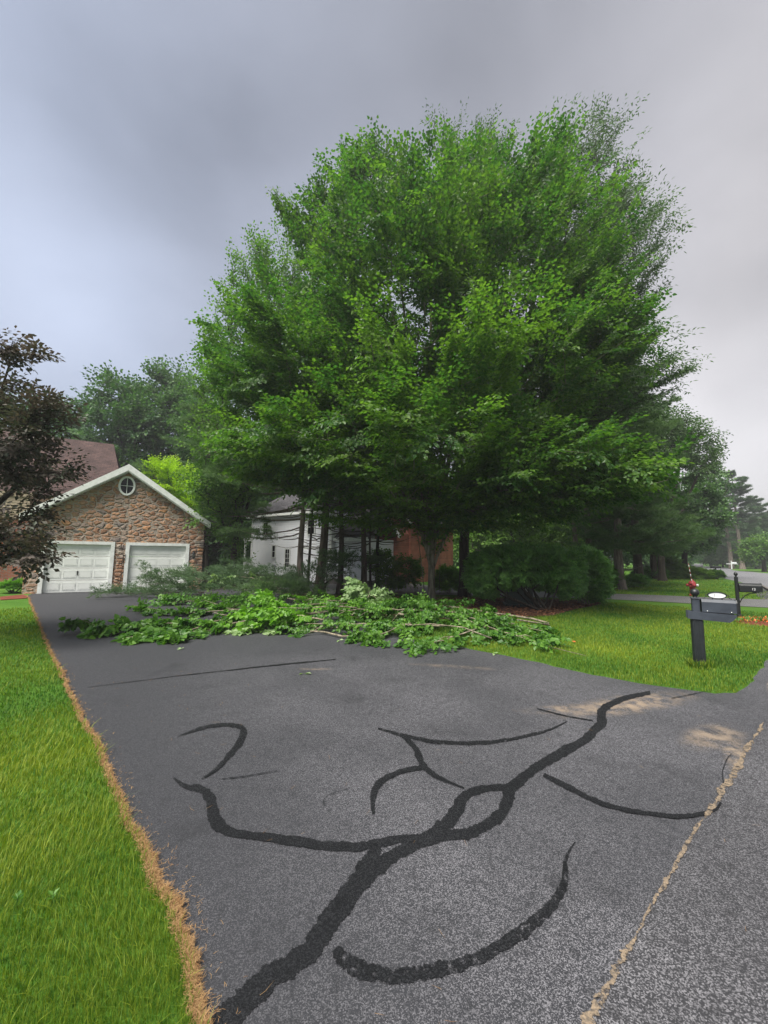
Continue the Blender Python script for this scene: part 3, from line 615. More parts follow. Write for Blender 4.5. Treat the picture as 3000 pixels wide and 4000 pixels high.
# ------------------------------------------------------------------ houses
M['white_paint'] = mat('white_paint', (.82, .84, .82), .5, .4, noise=(6, (.66, .68, .65), 4))
M['door_paint'] = mat('door_paint', (.83, .85, .82), .55, .4, noise=(3, (.76, .78, .74), 5, .4, .75))
M['siding'] = mat('siding', (.88, .89, .92), .6, .3, noise=(2, (.82, .84, .88), 3))
M['beige'] = mat('beige', (.42, .34, .25), .7, .2, noise=(5, (.36, .29, .21), 3))
M['glass'] = mat('glass', (.008, .010, .012), .2, .25)
M['black_metal'] = mat('black_metal', (.008, .008, .009), .45, .5)
M['concrete'] = mat('concrete', (.10, .09, .08), .9, .1, noise=(12, (.16, .15, .14), 4))
def stonemat():
    m = mat('fieldstone', (.3, .2, .15), .85, .2); t = m.node_tree; b = t.nodes['Principled BSDF']; tx = N('ShaderNodeTexCoord', t)
    mp_ = N('ShaderNodeMapping', t); mp_.inputs['Scale'].default_value = (3.3, 3.3, 5.1); t.links.new(tx.outputs['Object'], mp_.inputs[0])
    nz = N('ShaderNodeTexNoise', t); nz.inputs['Scale'].default_value = 1.6; nz.inputs['Detail'].default_value = 3; t.links.new(mp_.outputs[0], nz.inputs['Vector'])
    ad = N('ShaderNodeVectorMath', t, operation='MULTIPLY_ADD'); t.links.new(nz.outputs['Color'], ad.inputs[0]); ad.inputs[1].default_value = (.75, .75, .75); t.links.new(mp_.outputs[0], ad.inputs[2])
    v1 = N('ShaderNodeTexVoronoi', t, feature='F1'); v2 = N('ShaderNodeTexVoronoi', t, feature='DISTANCE_TO_EDGE')
    for v in (v1, v2): v.inputs['Scale'].default_value = 1.; v.inputs['Randomness'].default_value = .95; t.links.new(ad.outputs[0], v.inputs['Vector'])
    sp = N('ShaderNodeSeparateColor', t); t.links.new(v1.outputs['Color'], sp.inputs[0])
    r = N('ShaderNodeValToRGB', t); e = r.color_ramp.elements; r.color_ramp.interpolation = 'LINEAR'
    e[0].position = 0; e[0].color = (.155, .095, .065, 1); e[1].position = 1; e[1].color = (.30, .24, .19, 1)
    for p_, c_ in ((.22, (.26, .14, .085)), (.4, (.31, .185, .12)), (.55, (.22, .15, .11)), (.68, (.36, .19, .10)), (.82, (.30, .22, .17)), (.93, (.13, .11, .105))):
        x = e.new(p_); x.color = (*c_, 1)
    t.links.new(sp.outputs[0], r.inputs[0])
    n3 = N('ShaderNodeTexNoise', t); n3.inputs['Scale'].default_value = 14; n3.inputs['Detail'].default_value = 6; n3.inputs['Roughness'].default_value = .7; t.links.new(tx.outputs['Object'], n3.inputs['Vector'])
    mr = N('ShaderNodeMapRange', t); t.links.new(n3.outputs['Fac'], mr.inputs[0]); mr.inputs[1].default_value = .3; mr.inputs[2].default_value = .7; mr.inputs[3].default_value = 1.0; mr.inputs[4].default_value = 1.95
    ml = N('ShaderNodeVectorMath', t, operation='SCALE'); t.links.new(r.outputs[0], ml.inputs[0]); t.links.new(mr.outputs[0], ml.inputs['Scale'])
    ed = N('ShaderNodeMapRange', t, interpolation_type='SMOOTHSTEP'); t.links.new(v2.outputs['Distance'], ed.inputs[0]); ed.inputs[1].default_value = .035; ed.inputs[2].default_value = .085
    mx_ = N('ShaderNodeMix', t, data_type='RGBA'); t.links.new(ed.outputs[0], mx_.inputs[0]); mx_.inputs[6].default_value = (.36, .31, .26, 1); t.links.new(ml.outputs[0], mx_.inputs[7])
    t.links.new(mx_.outputs[2], b.inputs['Base Color'])
    hd = N('ShaderNodeMapRange', t, interpolation_type='SMOOTHSTEP'); t.links.new(v2.outputs['Distance'], hd.inputs[0]); hd.inputs[1].default_value = .02; hd.inputs[2].default_value = .28
    ha = N('ShaderNodeMath', t, operation='MULTIPLY_ADD'); t.links.new(n3.outputs['Fac'], ha.inputs[0]); ha.inputs[1].default_value = .35; t.links.new(hd.outputs[0], ha.inputs[2])
    u = N('ShaderNodeBump', t); u.inputs['Strength'].default_value = 1.; u.inputs['Distance'].default_value = .07; t.links.new(ha.outputs[0], u.inputs['Height']); t.links.new(u.outputs[0], b.inputs['Normal'])
    return m
M['fieldstone'] = stonemat()
def brickmat(name, c1, c2, mortar, scale, wdt, hgt, rot=(R(90), 0, 0), bumpd=.01, mort=.02):
    m = mat(name, c1, .85, .15); t = m.node_tree; b = t.nodes['Principled BSDF']; tx = N('ShaderNodeTexCoord', t)
    mp_ = N('ShaderNodeMapping', t); mp_.inputs['Rotation'].default_value = rot; t.links.new(tx.outputs['Object'], mp_.inputs[0])
    br = N('ShaderNodeTexBrick', t); br.inputs['Scale'].default_value = scale; br.inputs['Brick Width'].default_value = wdt; br.inputs['Row Height'].default_value = hgt; br.inputs['Mortar Size'].default_value = mort
    br.inputs['Color1'].default_value = (*c1, 1); br.inputs['Color2'].default_value = (*c2, 1); br.inputs['Mortar'].default_value = (*mortar, 1)
    t.links.new(mp_.outputs[0], br.inputs['Vector'])
    n3 = N('ShaderNodeTexNoise', t); n3.inputs['Scale'].default_value = 2.; n3.inputs['Detail'].default_value = 6; t.links.new(tx.outputs['Object'], n3.inputs['Vector'])
    mr = N('ShaderNodeMapRange', t); t.links.new(n3.outputs['Fac'], mr.inputs[0]); mr.inputs[1].default_value = .3; mr.inputs[2].default_value = .7; mr.inputs[3].default_value = .75; mr.inputs[4].default_value = 1.25
    ml = N('ShaderNodeVectorMath', t, operation='SCALE'); t.links.new(br.outputs['Color'], ml.inputs[0]); t.links.new(mr.outputs[0], ml.inputs['Scale']); t.links.new(ml.outputs[0], b.inputs['Base Color'])
    u = N('ShaderNodeBump', t, invert=True); u.inputs['Strength'].default_value = .8; u.inputs['Distance'].default_value = bumpd; t.links.new(br.outputs['Fac'], u.inputs['Height']); t.links.new(u.outputs[0], b.inputs['Normal'])
    return m
M['brick'] = brickmat('brick', (.42, .12, .07), (.32, .09, .055), (.25, .20, .17), 1., .22, .075, mort=.012)
M['shingle_red'] = brickmat('shingle_red', (.088, .055, .050), (.062, .040, .038), (.04, .028, .028), 1., .34, .13, (0, 0, 0), .012, .012)
M['shingle_grey'] = brickmat('shingle_grey', (.085, .08, .085), (.06, .058, .062), (.035, .033, .035), 1., .34, .13, (0, 0, 0), .012, .012)

def roof_slab(mb, p0, p1, p2, p3, th=.12):
    """four corners of the top surface, given thickness downwards"""
    a = [Vector(p) for p in (p0, p1, p2, p3)]; n = (a[1] - a[0]).cross(a[3] - a[0]).normalized()
    if n.z < 0: n = -n
    lo = [v - n * th for v in a]; mb.add(a + lo, [(0, 1, 2, 3), (7, 6, 5, 4)] + [((i + 1) % 4, i, 4 + i, 4 + (i + 1) % 4) for i in range(4)])
def wall_with_holes(mb, outline, holes, y0, y1):
    """gable wall in the xz plane: columns cut round rectangular holes (x0,x1,z0,z1); outline = function x -> top height"""
    xs = sorted(set([outline[0], outline[1]] + [h[0] for h in holes] + [h[1] for h in holes] + [outline[3]])); top = outline[2]
    for a, b in zip(xs[:-1], xs[1:]):
        if b - a < 1e-6: continue
        hs = sorted([h for h in holes if h[0] < b - 1e-6 and h[1] > a + 1e-6], key=lambda h: h[2]); z = 0
        for h in hs:
            if h[2] > z + 1e-6: mb.prism([(a, z), (b, z), (b, h[2]), (a, h[2])], 'y', y0, y1)
            z = h[3]
        mb.prism([(a, z), (b, z), (b, top(b)), (a, top(a))], 'y', y0, y1)
grz = math.atan2(gd[1], gd[0])
house = thing('stone_house', 'brown fieldstone garage house with two white doors and an oval gable window', 'house', (gar_a[0], gar_a[1], 0), grz)
GW0, GW1 = -.55, 6.19; GM = 2.82; APEX = 5.66; EAVE = 3.28
topf = lambda x: EAVE + (APEX - EAVE) * (1 - abs(x - GM) / ((GW1 - GW0) / 2 + .05))
D1, D2, DH = (.0, 2.46), (3.0, 5.52), 2.14
def oval_poly(cx, cz, rx, rz, n=28, a0=0): return [(cx + rx * math.cos(2 * math.pi * i / n + a0), cz + rz * math.sin(2 * math.pi * i / n + a0)) for i in range(n)]
mb = MB(); wall_with_holes(mb, (GW0, GM, topf, GW1), [(D1[0], D1[1], 0, DH), (D2[0], D2[1], 0, DH)], 0, .3)
mb.box(GW1 - .3, GW1, .302, 7.5, 0, EAVE - .15)
stone = mb.build('stone_wall', M['fieldstone'], house)
# corner quoin stones: uneven outline of the right corner and the pier feet
mb = MB(); rq = random.Random(5); z = .06
while z < EAVE - .25:
    h = .16 + rq.random() * .16; d = .02 + rq.random() * .035
    mb.box(GW1 - .28 - rq.random() * .2, GW1 + d, -d, .3 + rq.random() * .2, z, z + h - .012, bev=.03); z += h
mb.build('corner_stones', M['fieldstone'], house); mb = MB()
z = .16
while z < DH - .2:
    h = .14 + rq.random() * .14; d = .015 + rq.random() * .03; s_ = .14 + rq.random() * .2
    mb.box(D1[1] + .15, D1[1] + .15 + s_, -d, .05, z, z + h - .012, bev=.03); mb.box(D1[1] + .16 + s_, D2[0] - .15, -d * .8, .05, z, z + h - .012, bev=.03); z += h
mb.build('pier_stones', M['fieldstone'], house)
MB().box(D1[1] + .02, D2[0] - .02, -.04, .29, .0, .14).build('foundation', M['concrete'], house)
mb = MB()
for s_, x_e in ((-1, GW0), (1, GW1)):
    xe = x_e + s_ * .24; sl_ = (APEX - EAVE) / ((GW1 - GW0) / 2 + .05)
    roof_slab(mb, (GM, -.32, APEX + .16), (xe, -.32, APEX + .16 - abs(xe - GM) * sl_), (xe, 7.6, APEX + .16 - abs(xe - GM) * sl_), (GM, 7.6, APEX + .16))
groof = mb.build('roof', M['shingle_red'], house)
mb = MB()
for s_, x_e in ((-1, GW0), (1, GW1)):
    xe = x_e + s_ * .26; zt = lambda x: APEX + .17 - abs(x - GM) * sl_
    mb.prism([(GM, zt(GM)), (xe, zt(xe)), (xe, zt(xe) - .24), (GM, zt(GM) - .30)], 'y', -.37, -.322)
    mb.prism([(GM, zt(GM) - .31), (xe, zt(xe) - .25), (xe, zt(xe) - .29), (GM, zt(GM) - .35)], 'y', -.34, -.002)
mb.build('fascia', M['white_paint'], house)
def oval_ring(mb, cx, cz, rx, rz, wd, y0, y1, n=32):
    o, i_ = oval_poly(cx, cz, rx + wd, rz + wd, n), oval_poly(cx, cz, rx, rz, n)
    pts = [(x, y0, z) for x, z in o] + [(x, y0, z) for x, z in i_] + [(x, y1, z) for x, z in o] + [(x, y1, z) for x, z in i_]
    fs = []
    for k in range(n):
        l = (k + 1) % n; fs += [(k, l, n + l, n + k), (2 * n + k, k, l, 2 * n + l)[::-1] if False else (k, 2 * n + k, 2 * n + l, l), (n + k, n + l, 3 * n + l, 3 * n + k)]
    mb.add(pts, fs)
WX, WZ = GM - .03, 4.85
mb = MB(); oval_ring(mb, WX, WZ, .25, .37, .085, -.07, .02); wf = mb.build('oval_window', M['white_paint'], house)
MB().prism(oval_poly(WX, WZ, .252, .372), 'y', -.02, .0 - .003).build('glass', M['glass'], wf)
MB().box(WX - .012, WX + .012, -.036, -.021, WZ - .36, WZ + .36).box(WX - .245, WX - .013, -.036, -.021, WZ - .012, WZ + .012).box(WX + .013, WX + .245, -.036, -.021, WZ - .012, WZ + .012).build('muntin', M['white_paint'], wf)
def garage_door(x0, x1, h, parent, name='garage_door', yf=.10, m=None, mf=None, cols=4, rows=4, label=None):
    m = m or M['door_paint']; mb = MB(); fw = .11
    mb.box(x0 - .06, x0 + fw - .02, -.045, yf + .06, 0, h + .09).box(x1 - fw + .02, x1 + .06, -.045, yf + .06, 0, h + .09).box(x0 + fw - .02, x1 - fw + .02, -.045, yf + .06, h - .04, h + .09)
    fr = None
    d = MB(); ix0, ix1 = x0 + fw - .018, x1 - fw + .018; sh = (h - .045) / rows
    for k in range(rows):
        z0 = .01 + k * sh; d.box(ix0, ix1, yf, yf + .05, z0, z0 + sh - .014, bev=.006)
        cw = (ix1 - ix0 - .10) / cols
        for c in range(cols):
            a = ix0 + .05 + c * cw + .038; b = a + cw - .076; z1, z2 = z0 + .10, z0 + sh - .11
            # moulding ring and raised field
            for (p, q, s1, s2) in ((a, b, z1, z1 + .022), (a, b, z2 - .022, z2), (a, a + .022, z1 + .022, z2 - .022), (b - .022, b, z1 + .022, z2 - .022)): d.box(p, q, yf - .012, yf + .001, s1, s2)
            d.prism([(0, 0)] * 0 or [(a + .036, z1 + .036), (b - .036, z1 + .036), (b - .036, z2 - .036), (a + .036, z2 - .036)], 'y', yf - .011, yf + .001)
    o = d.build(name, m, parent, label); mb.build('door_frame', mf or M['white_paint'], o)
    hx = (ix0 + ix1) / 2; MB().box(hx - .012, hx + .012, yf - .045, yf - .001, sh * 1.42, sh * 1.42 + .14, bev=.006).lathe([(.03, 0), (.035, .01), (.02, .03)], (0, 0, 0), 10, Matrix.Translation((hx, yf - .001, sh * 1.72)) @ Matrix.Rotation(R(90), 4, 'X')).build('handle', M['black_metal'], o)
    return o
garage_door(D1[0], D1[1], DH, house, label='left white garage door'); garage_door(D2[0], D2[1], DH, house, label='right white garage door behind cut pine boughs')
lx = 5.78
mb = MB(); mb.box(lx - .05, lx + .05, -.03, -.001, 1.62, 1.86, bev=.01).tube([(lx, -.02, 1.82), (lx, -.10, 1.90), (lx, -.15, 1.86)], .012, 6)
mb.lathe([(.01, .20), (.085, .13), (.09, .115), (.075, .11)], (lx, -.15, 1.64), 6); mb.lathe([(.055, -.03), (.075, 0), (.06, .02), (.03, -.06)], (lx, -.15, 1.56), 6)
for a in range(6): q = a * math.pi / 3; mb.box(lx - .007 + .068 * math.cos(q), lx + .007 + .068 * math.cos(q), -.157 + .068 * math.sin(q), -.143 + .068 * math.sin(q), 1.57, 1.75)
wl = mb.build('wall_lantern', M['black_metal'], house)
MB().lathe([(.052, 0), (.055, .16)], (lx, -.15, 1.58), 6).build('lamp_glass', mat('lamp_glass', (.25, .26, .24), .2, .6), wl)
# main block behind: beige siding, shingled roof with its ridge along the front
mb = MB(); HB = 8.6
def clap(mb, x0, x1, y, z0, z1, topfn=None, e=.13):
    z = z0
    while z < z1 - 1e-6:
        zz = min(z + e, z1); a, b = x0, x1
        if topfn: a, b = topfn(zz)
        if b - a > .05: mb.add([(a, y - .022, z), (b, y - .022, z), (b, y - .004, zz), (a, y - .004, zz), (a, y, z), (b, y, z)], [(0, 1, 2, 3), (5, 4, 0) and (4, 0, 1, 5)][0:2])
        z = zz
mb.box(-9, GM - 1.2, 8.3, 14.5, 0, 5.2)
clap(mb, -9, -.9, 8.3, .3, 5.2)
mb.build('side_wall', M['beige'], house)
mb = MB(); roof_slab(mb, (-9.5, 7.9, 5.05), (GM - .6, 7.9, 5.05), (GM - 1.9, 12.4, 9.55), (-9.5, 12.4, 9.55)); roof_slab(mb, (-9.5, 16.5, 5.05), (GM - .6, 16.5, 5.05), (GM - 1.9, 12.41, 9.55), (-9.5, 12.41, 9.55))
mb.build('roof', M['shingle_red'], house, label='steep red-brown main roof')
MB().prism([(0, 0), (0, 0)] if False else [(8.3, 5.0), (16.4, 5.0), (12.4, 9.4)], 'x', GM - 2.5, GM - 2.2).build('gable_wall', M['beige'], house)
# lower front volume at the far left: beige gable with red brick below
mb = MB(); mb.box(-9, -1.6, 4.5, 8.2, 0, 3.4); mb.build('brick_wall', M['brick'], house)
mb = MB(); clap(mb, -9, -1.6, 4.48, 3.4, 4.5); mb.box(-9, -1.6, 4.5, 8.2, 3.402, 4.5); mb.box(-9.1, -1.5, 4.40, 4.47, 4.5, 4.72); mb.build('upper_siding', M['beige'], house)

# white clapboard house with brick wing
wa = np.array(gp(541, 1248)); wb = np.array(gp(775, 1266)); wdv = norm(wb - wa); WL = float(np.linalg.norm(wb - wa))
wh = thing('white_house', 'white clapboard house with grey roof and red brick gabled wing behind the tree trunks', 'house', (wa[0], wa[1], 0), math.atan2(wdv[1], wdv[0]))
mb = MB(); mb.box(0, 8.3, 0, 8, .3, 4.55); clap(mb, 0, 8.3, 0, .35, 4.5, e=.15); mb.box(8.302, WL + .3, .3, 8, .3, 2.75); clap(mb, 8.3, WL + .3, .3, .35, 2.7, e=.15)
mb.build('siding_wall', M['siding'], wh)
MB().box(-.02, WL + .3, .02, 7.9, -.02, .33).build('foundation', M['concrete'], wh)
mb = MB(); mb.box(-.09, .09, -.045, .05, .3, 4.5).box(8.2, 8.38, -.045, .28, .3, 4.5).box(-.4, 8.6, -.38, -.34, 4.42, 4.66).box(8.61, WL + .7, -.12, -.08, 2.6, 2.82).box(WL + .2, WL + .36, .25, .5, .3, 2.6); mb.box(-.4, 8.6, -.33, -.03, 4.42, 4.46)
mb.build('white_trim', M['white_paint'], wh)
mb = MB(); roof_slab(mb, (-.4, -.4, 4.62), (8.6, -.4, 4.62), (8.6, 4., 7.2), (-.4, 4., 7.2)); roof_slab(mb, (-.4, 8.4, 4.62), (8.6, 8.4, 4.62), (8.6, 4.01, 7.2), (-.4, 4.01, 7.2)); roof_slab(mb, (8.602, -.1, 2.8), (WL + .7, -.1, 2.8), (WL + .7, 4.4, 6.9), (8.602, 4.4, 6.9)); roof_slab(mb, (8.602, 9, 2.8), (WL + .7, 9, 2.8), (WL + .7, 4.41, 6.9), (8.602, 4.41, 6.9))
mb.build('roof', M['shingle_grey'], wh)
def window(x0, x1, z0, z1, y, parent, nx=1, nz=2, name='window'):
    mb = MB(); f = .07; mb.box(x0 - f, x0, y - .05, y + .02, z0 - f, z1 + f).box(x1, x1 + f, y - .05, y + .02, z0 - f, z1 + f).box(x0, x1, y - .05, y + .02, z1, z1 + f).box(x0, x1, y - .05, y + .02, z0 - f, z0)
    for i in range(1, nx): c = x0 + (x1 - x0) * i / nx; mb.box(c - .012, c + .012, y - .034, y - .026, z0, z1)
    for i in range(1, nz): c = z0 + (z1 - z0) * i / nz; mb.box(x0, x1, y - .044, y - .036, c - .012, c + .012)
    o = mb.build(name, M['white_paint'], parent); MB().box(x0, x1, y - .024, y + .004, z0, z1).build('pane', M['glass'], o); return o
window(2.55, 2.85, 1.55, 2.35, -.03, wh); window(4.0, 4.42, .9, 2.1, -.03, wh, 2, 4, 'entry_door'); window(1.4, 1.9, 3.2, 4.0, -.03, wh, 2, 2); window(6.2, 6.8, 3.1, 4.0, -.03, wh, 2, 2)
MB().box(2.7, 2.95, -.16, -.03, .6, 1.05, bev=.02).build('electric_meter', mat('meter', (.35, .36, .38), .6, .3), wh)
garage_door(4.75 + .6, 4.75 + 3.2, 2.15, wh, yf=-.075, m=M['siding'], label='white garage door glimpsed between pine trunks')
# porch at the left end
mb = MB(); mb.box(-1.35, -.1, .2, 4, .28, .42); mb.build('porch_deck', M['white_paint'], wh); MB().box(-1.35, -.1, .15, 4, 2.75, 2.95).build('porch_beam', M['white_paint'], wh)
for x_ in (-1.3, -.22): MB().box(x_, x_ + .12, .2, .32, .43, 2.74).build('porch_post', M['white_paint'], wh)
mb = MB(); mb.box(-1.17, -.24, .22, .28, 1.2, 1.26).box(-1.17, -.24, .22, .28, .5, .55)
for i in range(9): mb.box(-1.12 + i * .105, -1.085 + i * .105, .235, .265, .55, 1.2)
mb.build('railing', M['white_paint'], wh)
# brick wing, placed in the house's own frame
bl = np.array(gp(783, 1253)); Mi = wh.matrix_basis
wh_inv = (Matrix.Translation((wa[0], wa[1], 0)) @ Matrix.Rotation(math.atan2(wdv[1], wdv[0]), 4, 'Z')).inverted()
b0 = wh_inv @ Vector((bl[0], bl[1], 0)); BX, BY = b0.x, b0.y
mb = MB(); mb.box(BX - .8, BX + 4.1, BY, BY + 6, .0, 4.1)
for (c, hw, z0, zt_) in ((BX + 1.4, 1.3, 4.1, 6.3), (BX + 3.1, .95, 4.1, 5.4)): mb.prism([(c - hw, z0), (c + hw, z0), (c, zt_)], 'y', BY - .003, BY + 5.9)
mb.box(BX + 2.4, BX + 4.0, BY - 1.4, BY - .004, 0, 3.2); mb.prism([(BX + 2.4, 3.2), (BX + 4.0, 3.2), (BX + 3.2, 4.4)], 'y', BY - 1.4, BY - .004)
mb.build('brick_wall', M['brick'], wh)
mb = MB()
for (c, hw, z0, zt_, yy) in ((BX + 1.4, 1.3, 4.1, 6.3, BY), (BX + 3.1, .95, 4.1, 5.4, BY), (BX + 3.2, .9, 3.2, 4.45, BY - 1.4)):
    for s_ in (-1, 1): mb.prism([(c, zt_ + .12), (c + s_ * (hw + .2), z0 - .1), (c + s_ * (hw + .2), z0 - .32), (c, zt_ - .12)], 'y', yy - .2, yy - .006)
mb.build('gable_trim', M['white_paint'], wh)
mb = MB()
for (c, hw, z0, zt_, yy) in ((BX + 1.4, 1.3, 4.1, 6.3, BY), (BX + 3.1, .95, 4.1, 5.4, BY)):
    for s_ in (-1, 1): roof_slab(mb, (c, yy - .2, zt_ + .24), (c + s_ * (hw + .25), yy - .2, z0 - .02), (c + s_ * (hw + .25), yy + 6, z0 - .02), (c, yy + 6, zt_ + .24), .1)
mb.build('wing_roof', M['shingle_grey'], wh)
for x_ in (BX + .1, BX + 1.3): window(x_, x_ + .7, .9, 2.2, BY, wh, 2, 2)
window(BX + 1.1, BX + 1.7, 4.5, 5.2, BY - .004, wh, 2, 1)
# ------------------------------------------------------------------ mailboxes, hydrant and other street furniture
M['mb_black'] = mat('mb_black', (.010, .012, .014), .42, .5, noise=(8, (.018, .022, .025), 4), bump=(40, .15, .003))
M['mb_slate'] = mat('mb_slate', (.026, .032, .044), .5, .45, noise=(6, (.045, .054, .070), 4), bump=(50, .2, .003))
M['plate_white'] = mat('plate_white', (.75, .76, .76), .35, .5)
m1 = gp(1512, 1441); rz1 = R(-30)
mbx = thing('mailbox', 'dark slate mailbox on a thick post with ball finial and white oval plaque', 'mailbox', (m1[0], m1[1], 0), rz1)
mb = MB(); pw = .075
mb.box(-pw, pw, -pw, pw, 0, .80, bev=.012)
for s_ in (-1, 1): mb.box(s_ * .032 - .016, s_ * .032 + .016, -pw - .008, -pw + .001, .03, .78, bev=.004); mb.box(s_ * .032 - .016, s_ * .032 + .016, pw - .001, pw + .008, .03, .78, bev=.004)
for s_ in (-1, 1):
    for s2 in (-1, 1): mb.box(s_ * (pw + .003) - .0055, s_ * (pw + .003) + .0055, s2 * .034 - .018, s2 * .034 + .018, .03, .78, bev=.004)
mb.build('post', M['mb_black'], mbx)
MB().box(-.055, .055, -.055, .055, .80, 1.13, bev=.01).box(-.066, .066, -.066, .066, 1.13, 1.15, bev=.006).build('post_top', M['mb_slate'], mbx)
MB().lathe([(.045, 0), (.028, .012), (.026, .025), (.045, .038), (.062, .062), (.067, .088), (.060, .115), (.042, .138), (.018, .149), (.0, .151)], (0, 0, 1.15), 20).build('ball_finial', M['mb_black'], mbx)
MB().prism([(-.13, .80), (.42, .78), (.47, .82), (.51, .88), (.515, .905), (-.13, .925)], 'y', -.098, -.056).prism([(-.13, .80), (.42, .78), (.47, .82), (.51, .88), (.515, .905), (-.13, .925)], 'y', .056, .098).box(.08, .42, -.055, .055, .86, .90).build('bracket_arm', M['mb_slate'], mbx)
mb = MB(); prof = [(-.085, .926), (.085, .926), (.085, 1.09), (.055, 1.135), (-.055, 1.135), (-.085, 1.09)]
mb.prism(prof, 'x', .072, .52); bx = mb.build('mailbox_body', M['mb_slate'], mbx)
MB().prism([(y * 1.06, .92 + (z - .92) * 1.04) for y, z in prof], 'x', .521, .532).box(.532, .55, -.02, .02, 1.02, 1.05).build('mailbox_door', M['mb_black'], bx)
for q in (.14, .45): MB().lathe([(.008, 0), (.006, .008), (0, .009)], (0, 0, 0), 8, Matrix.Translation((q, -.086, .945)) @ Matrix.Rotation(R(90), 4, 'X')).build('screw', M['plate_white'], bx)
mb = MB(); PX = .295; oval_ring(mb, PX, 1.205, .115, .045, .014, -.014, .014)
for s_ in (-1, 1): mb.tube([(PX + s_ * q, 0, z) for q, z in ((.13, 1.20), (.15, 1.213), (.155, 1.195), (.14, 1.18), (.165, 1.158), (.18, 1.148), (.19, 1.155))], .0055, 6)
mb.box(PX - .07, PX - .055, -.006, .006, 1.134, 1.152).box(PX + .055, PX + .07, -.006, .006, 1.134, 1.152)
pl = mb.build('plaque_frame', M['mb_black'], mbx)
MB().prism(oval_poly(PX, 1.205, .117, .047), 'y', -.006, .006).build('oval_plate', M['plate_white'], pl)
MB().box(PX - .035, PX - .031, -.0095, -.0065, 1.18, 1.225).build('plate_mark', M['mb_black'], pl)
# second mailbox, number 12
m2 = gp(1597, 1336); M['mb_gloss'] = mat('mb_gloss', (.010, .012, .012), .35, .5, bump=(30, .1, .003))
mb2 = thing('mailbox', 'black mailbox numbered 12 on a slender black post with a pineapple finial', 'mailbox', (m2[0], m2[1], 0), R(-26))
MB().box(-.04, .04, -.04, .04, 0, 1.27, bev=.006).box(-.06, .06, -.06, .06, 0, .12, bev=.012).build('post', M['mb_gloss'], mb2)
MB().lathe([(.02, 0), (.03, .01), (.018, .03), (.035, .045), (.052, .075), (.05, .105), (.032, .135), (.012, .155), (.0, .17)], (0, 0, 1.27), 14).build('pineapple_finial', M['mb_gloss'], mb2)
def dome(w_, z0, z1, n=10): 
    r_ = w_; return [(-r_, z0), (r_, z0)] + [(r_ * math.cos(math.pi * i / n), z1 - r_ + r_ * math.sin(math.pi * i / n)) for i in range(n + 1)]
mb = MB(); mb.prism(dome(.105, .84, 1.09), 'x', .041, .56); b2 = mb.build('mailbox_body', M['mb_gloss'], mb2)
MB().prism(dome(.115, .83, 1.10), 'x', .561, .58).build('mailbox_door', M['mb_gloss'], b2)
MB().tube([(.04, 0, .48), (.10, 0, .60), (.18, 0, .70), (.3, 0, .775), (.45, 0, .80)], .014, 8).box(.05, .52, -.03, .03, .81, .838).build('curved_brace', M['mb_gloss'], mb2)
tcv = bpy.data.curves.new('number', 'FONT'); tcv.body = '12'; tcv.size = .095; tcv.extrude = .001; tcv.align_x = 'CENTER'
to_ = bpy.data.objects.new('tmp', tcv); COL.objects.link(to_); bpy.context.view_layer.update()
nm = bpy.data.meshes.new_from_object(to_.evaluated_get(bpy.context.evaluated_depsgraph_get())); bpy.data.objects.remove(to_)
to = link('house_number', nm, b2, M['plate_white']); to.location = (.37, -.107, .885); to.rotation_euler = (R(90), 0, 0)
# white cross-armed mailboxes and black one far down the road
def far_box(px, py, label, white=True, rz=0., sc_=1.):
    p = gp(px, py); t = thing('mailbox', label, 'mailbox', (p[0], p[1], 0), rz, 'mailboxes far down the road'); m = M['plate_white'] if white else M['mb_gloss']
    MB().box(-.07, .07, -.07, .07, 0, 1.45 if white else .95, bev=.01).lathe([(.1, 0), (.11, .03), (.0, .09)] if white else [(.03, 0), (.0, .02)], (0, 0, 1.45 if white else .95), 8).build('post', m, t)
    MB().box(-.75, .95, -.06, .06, .88, 1.0, bev=.01).build('cross_arm', m, t) if white else None
    MB().prism(dome(.13, 1.002 if white else .96, 1.28 if white else 1.2), 'x', .1 if white else -.45, .75 if white else .45).build('mailbox_body', M['siding'] if white else m, t)
    t.scale = (sc_,) * 3
far_box(1467, 1224.5, 'white cross-armed mailbox by the far lawn, left of the road bend', True, R(-35), 1.05)
far_box(1581, 1229, 'white cross-armed mailbox on the lawn across the road', True, R(-30), 1.05)
far_box(1547, 1247, 'small black mailbox rising from a grass clump beside the road', False, R(-25), .95)
M['hyd_red'] = mat('hyd_red', (.36, .045, .05), .5, .4, noise=(8, (.28, .03, .035), 3)); M['stripe'] = mat('rod_red', (.4, .05, .05), .6)
hx_ = gp(1497, 1287)
hy = thing('fire_hydrant', 'red fire hydrant with a striped marker rod on the far lawn', 'hydrant', (hx_[0], hx_[1], 0), R(-20))
MB().lathe([(.17, 0), (.17, .04), (.12, .05), (.115, .42), (.15, .44), (.15, .48), (.12, .49), (.125, .56), (.16, .58), (.16, .61), (.14, .66), (.10, .72), (.05, .755), (.045, .80), (.0, .81)], (0, 0, 0), 16).build('barrel', M['hyd_red'], hy)
for a, L_, rr_ in ((0, .24, .055), (180, .24, .055), (90 + 180, .26, .075)):
    mt = Matrix.Translation((0, 0, .52)) @ Matrix.Rotation(R(a), 4, 'Z') @ Matrix.Rotation(R(90), 4, 'Y')
    MB().lathe([(rr_, .1), (rr_, L_ - .05), (rr_ + .015, L_ - .05), (rr_ + .015, L_), (.02, L_ + .005), (.02, L_ + .03), (0, L_ + .031)], (0, 0, 0), 10, mt).build('outlet_cap', M['hyd_red'] if a != 0 else M['plate_white'], hy)
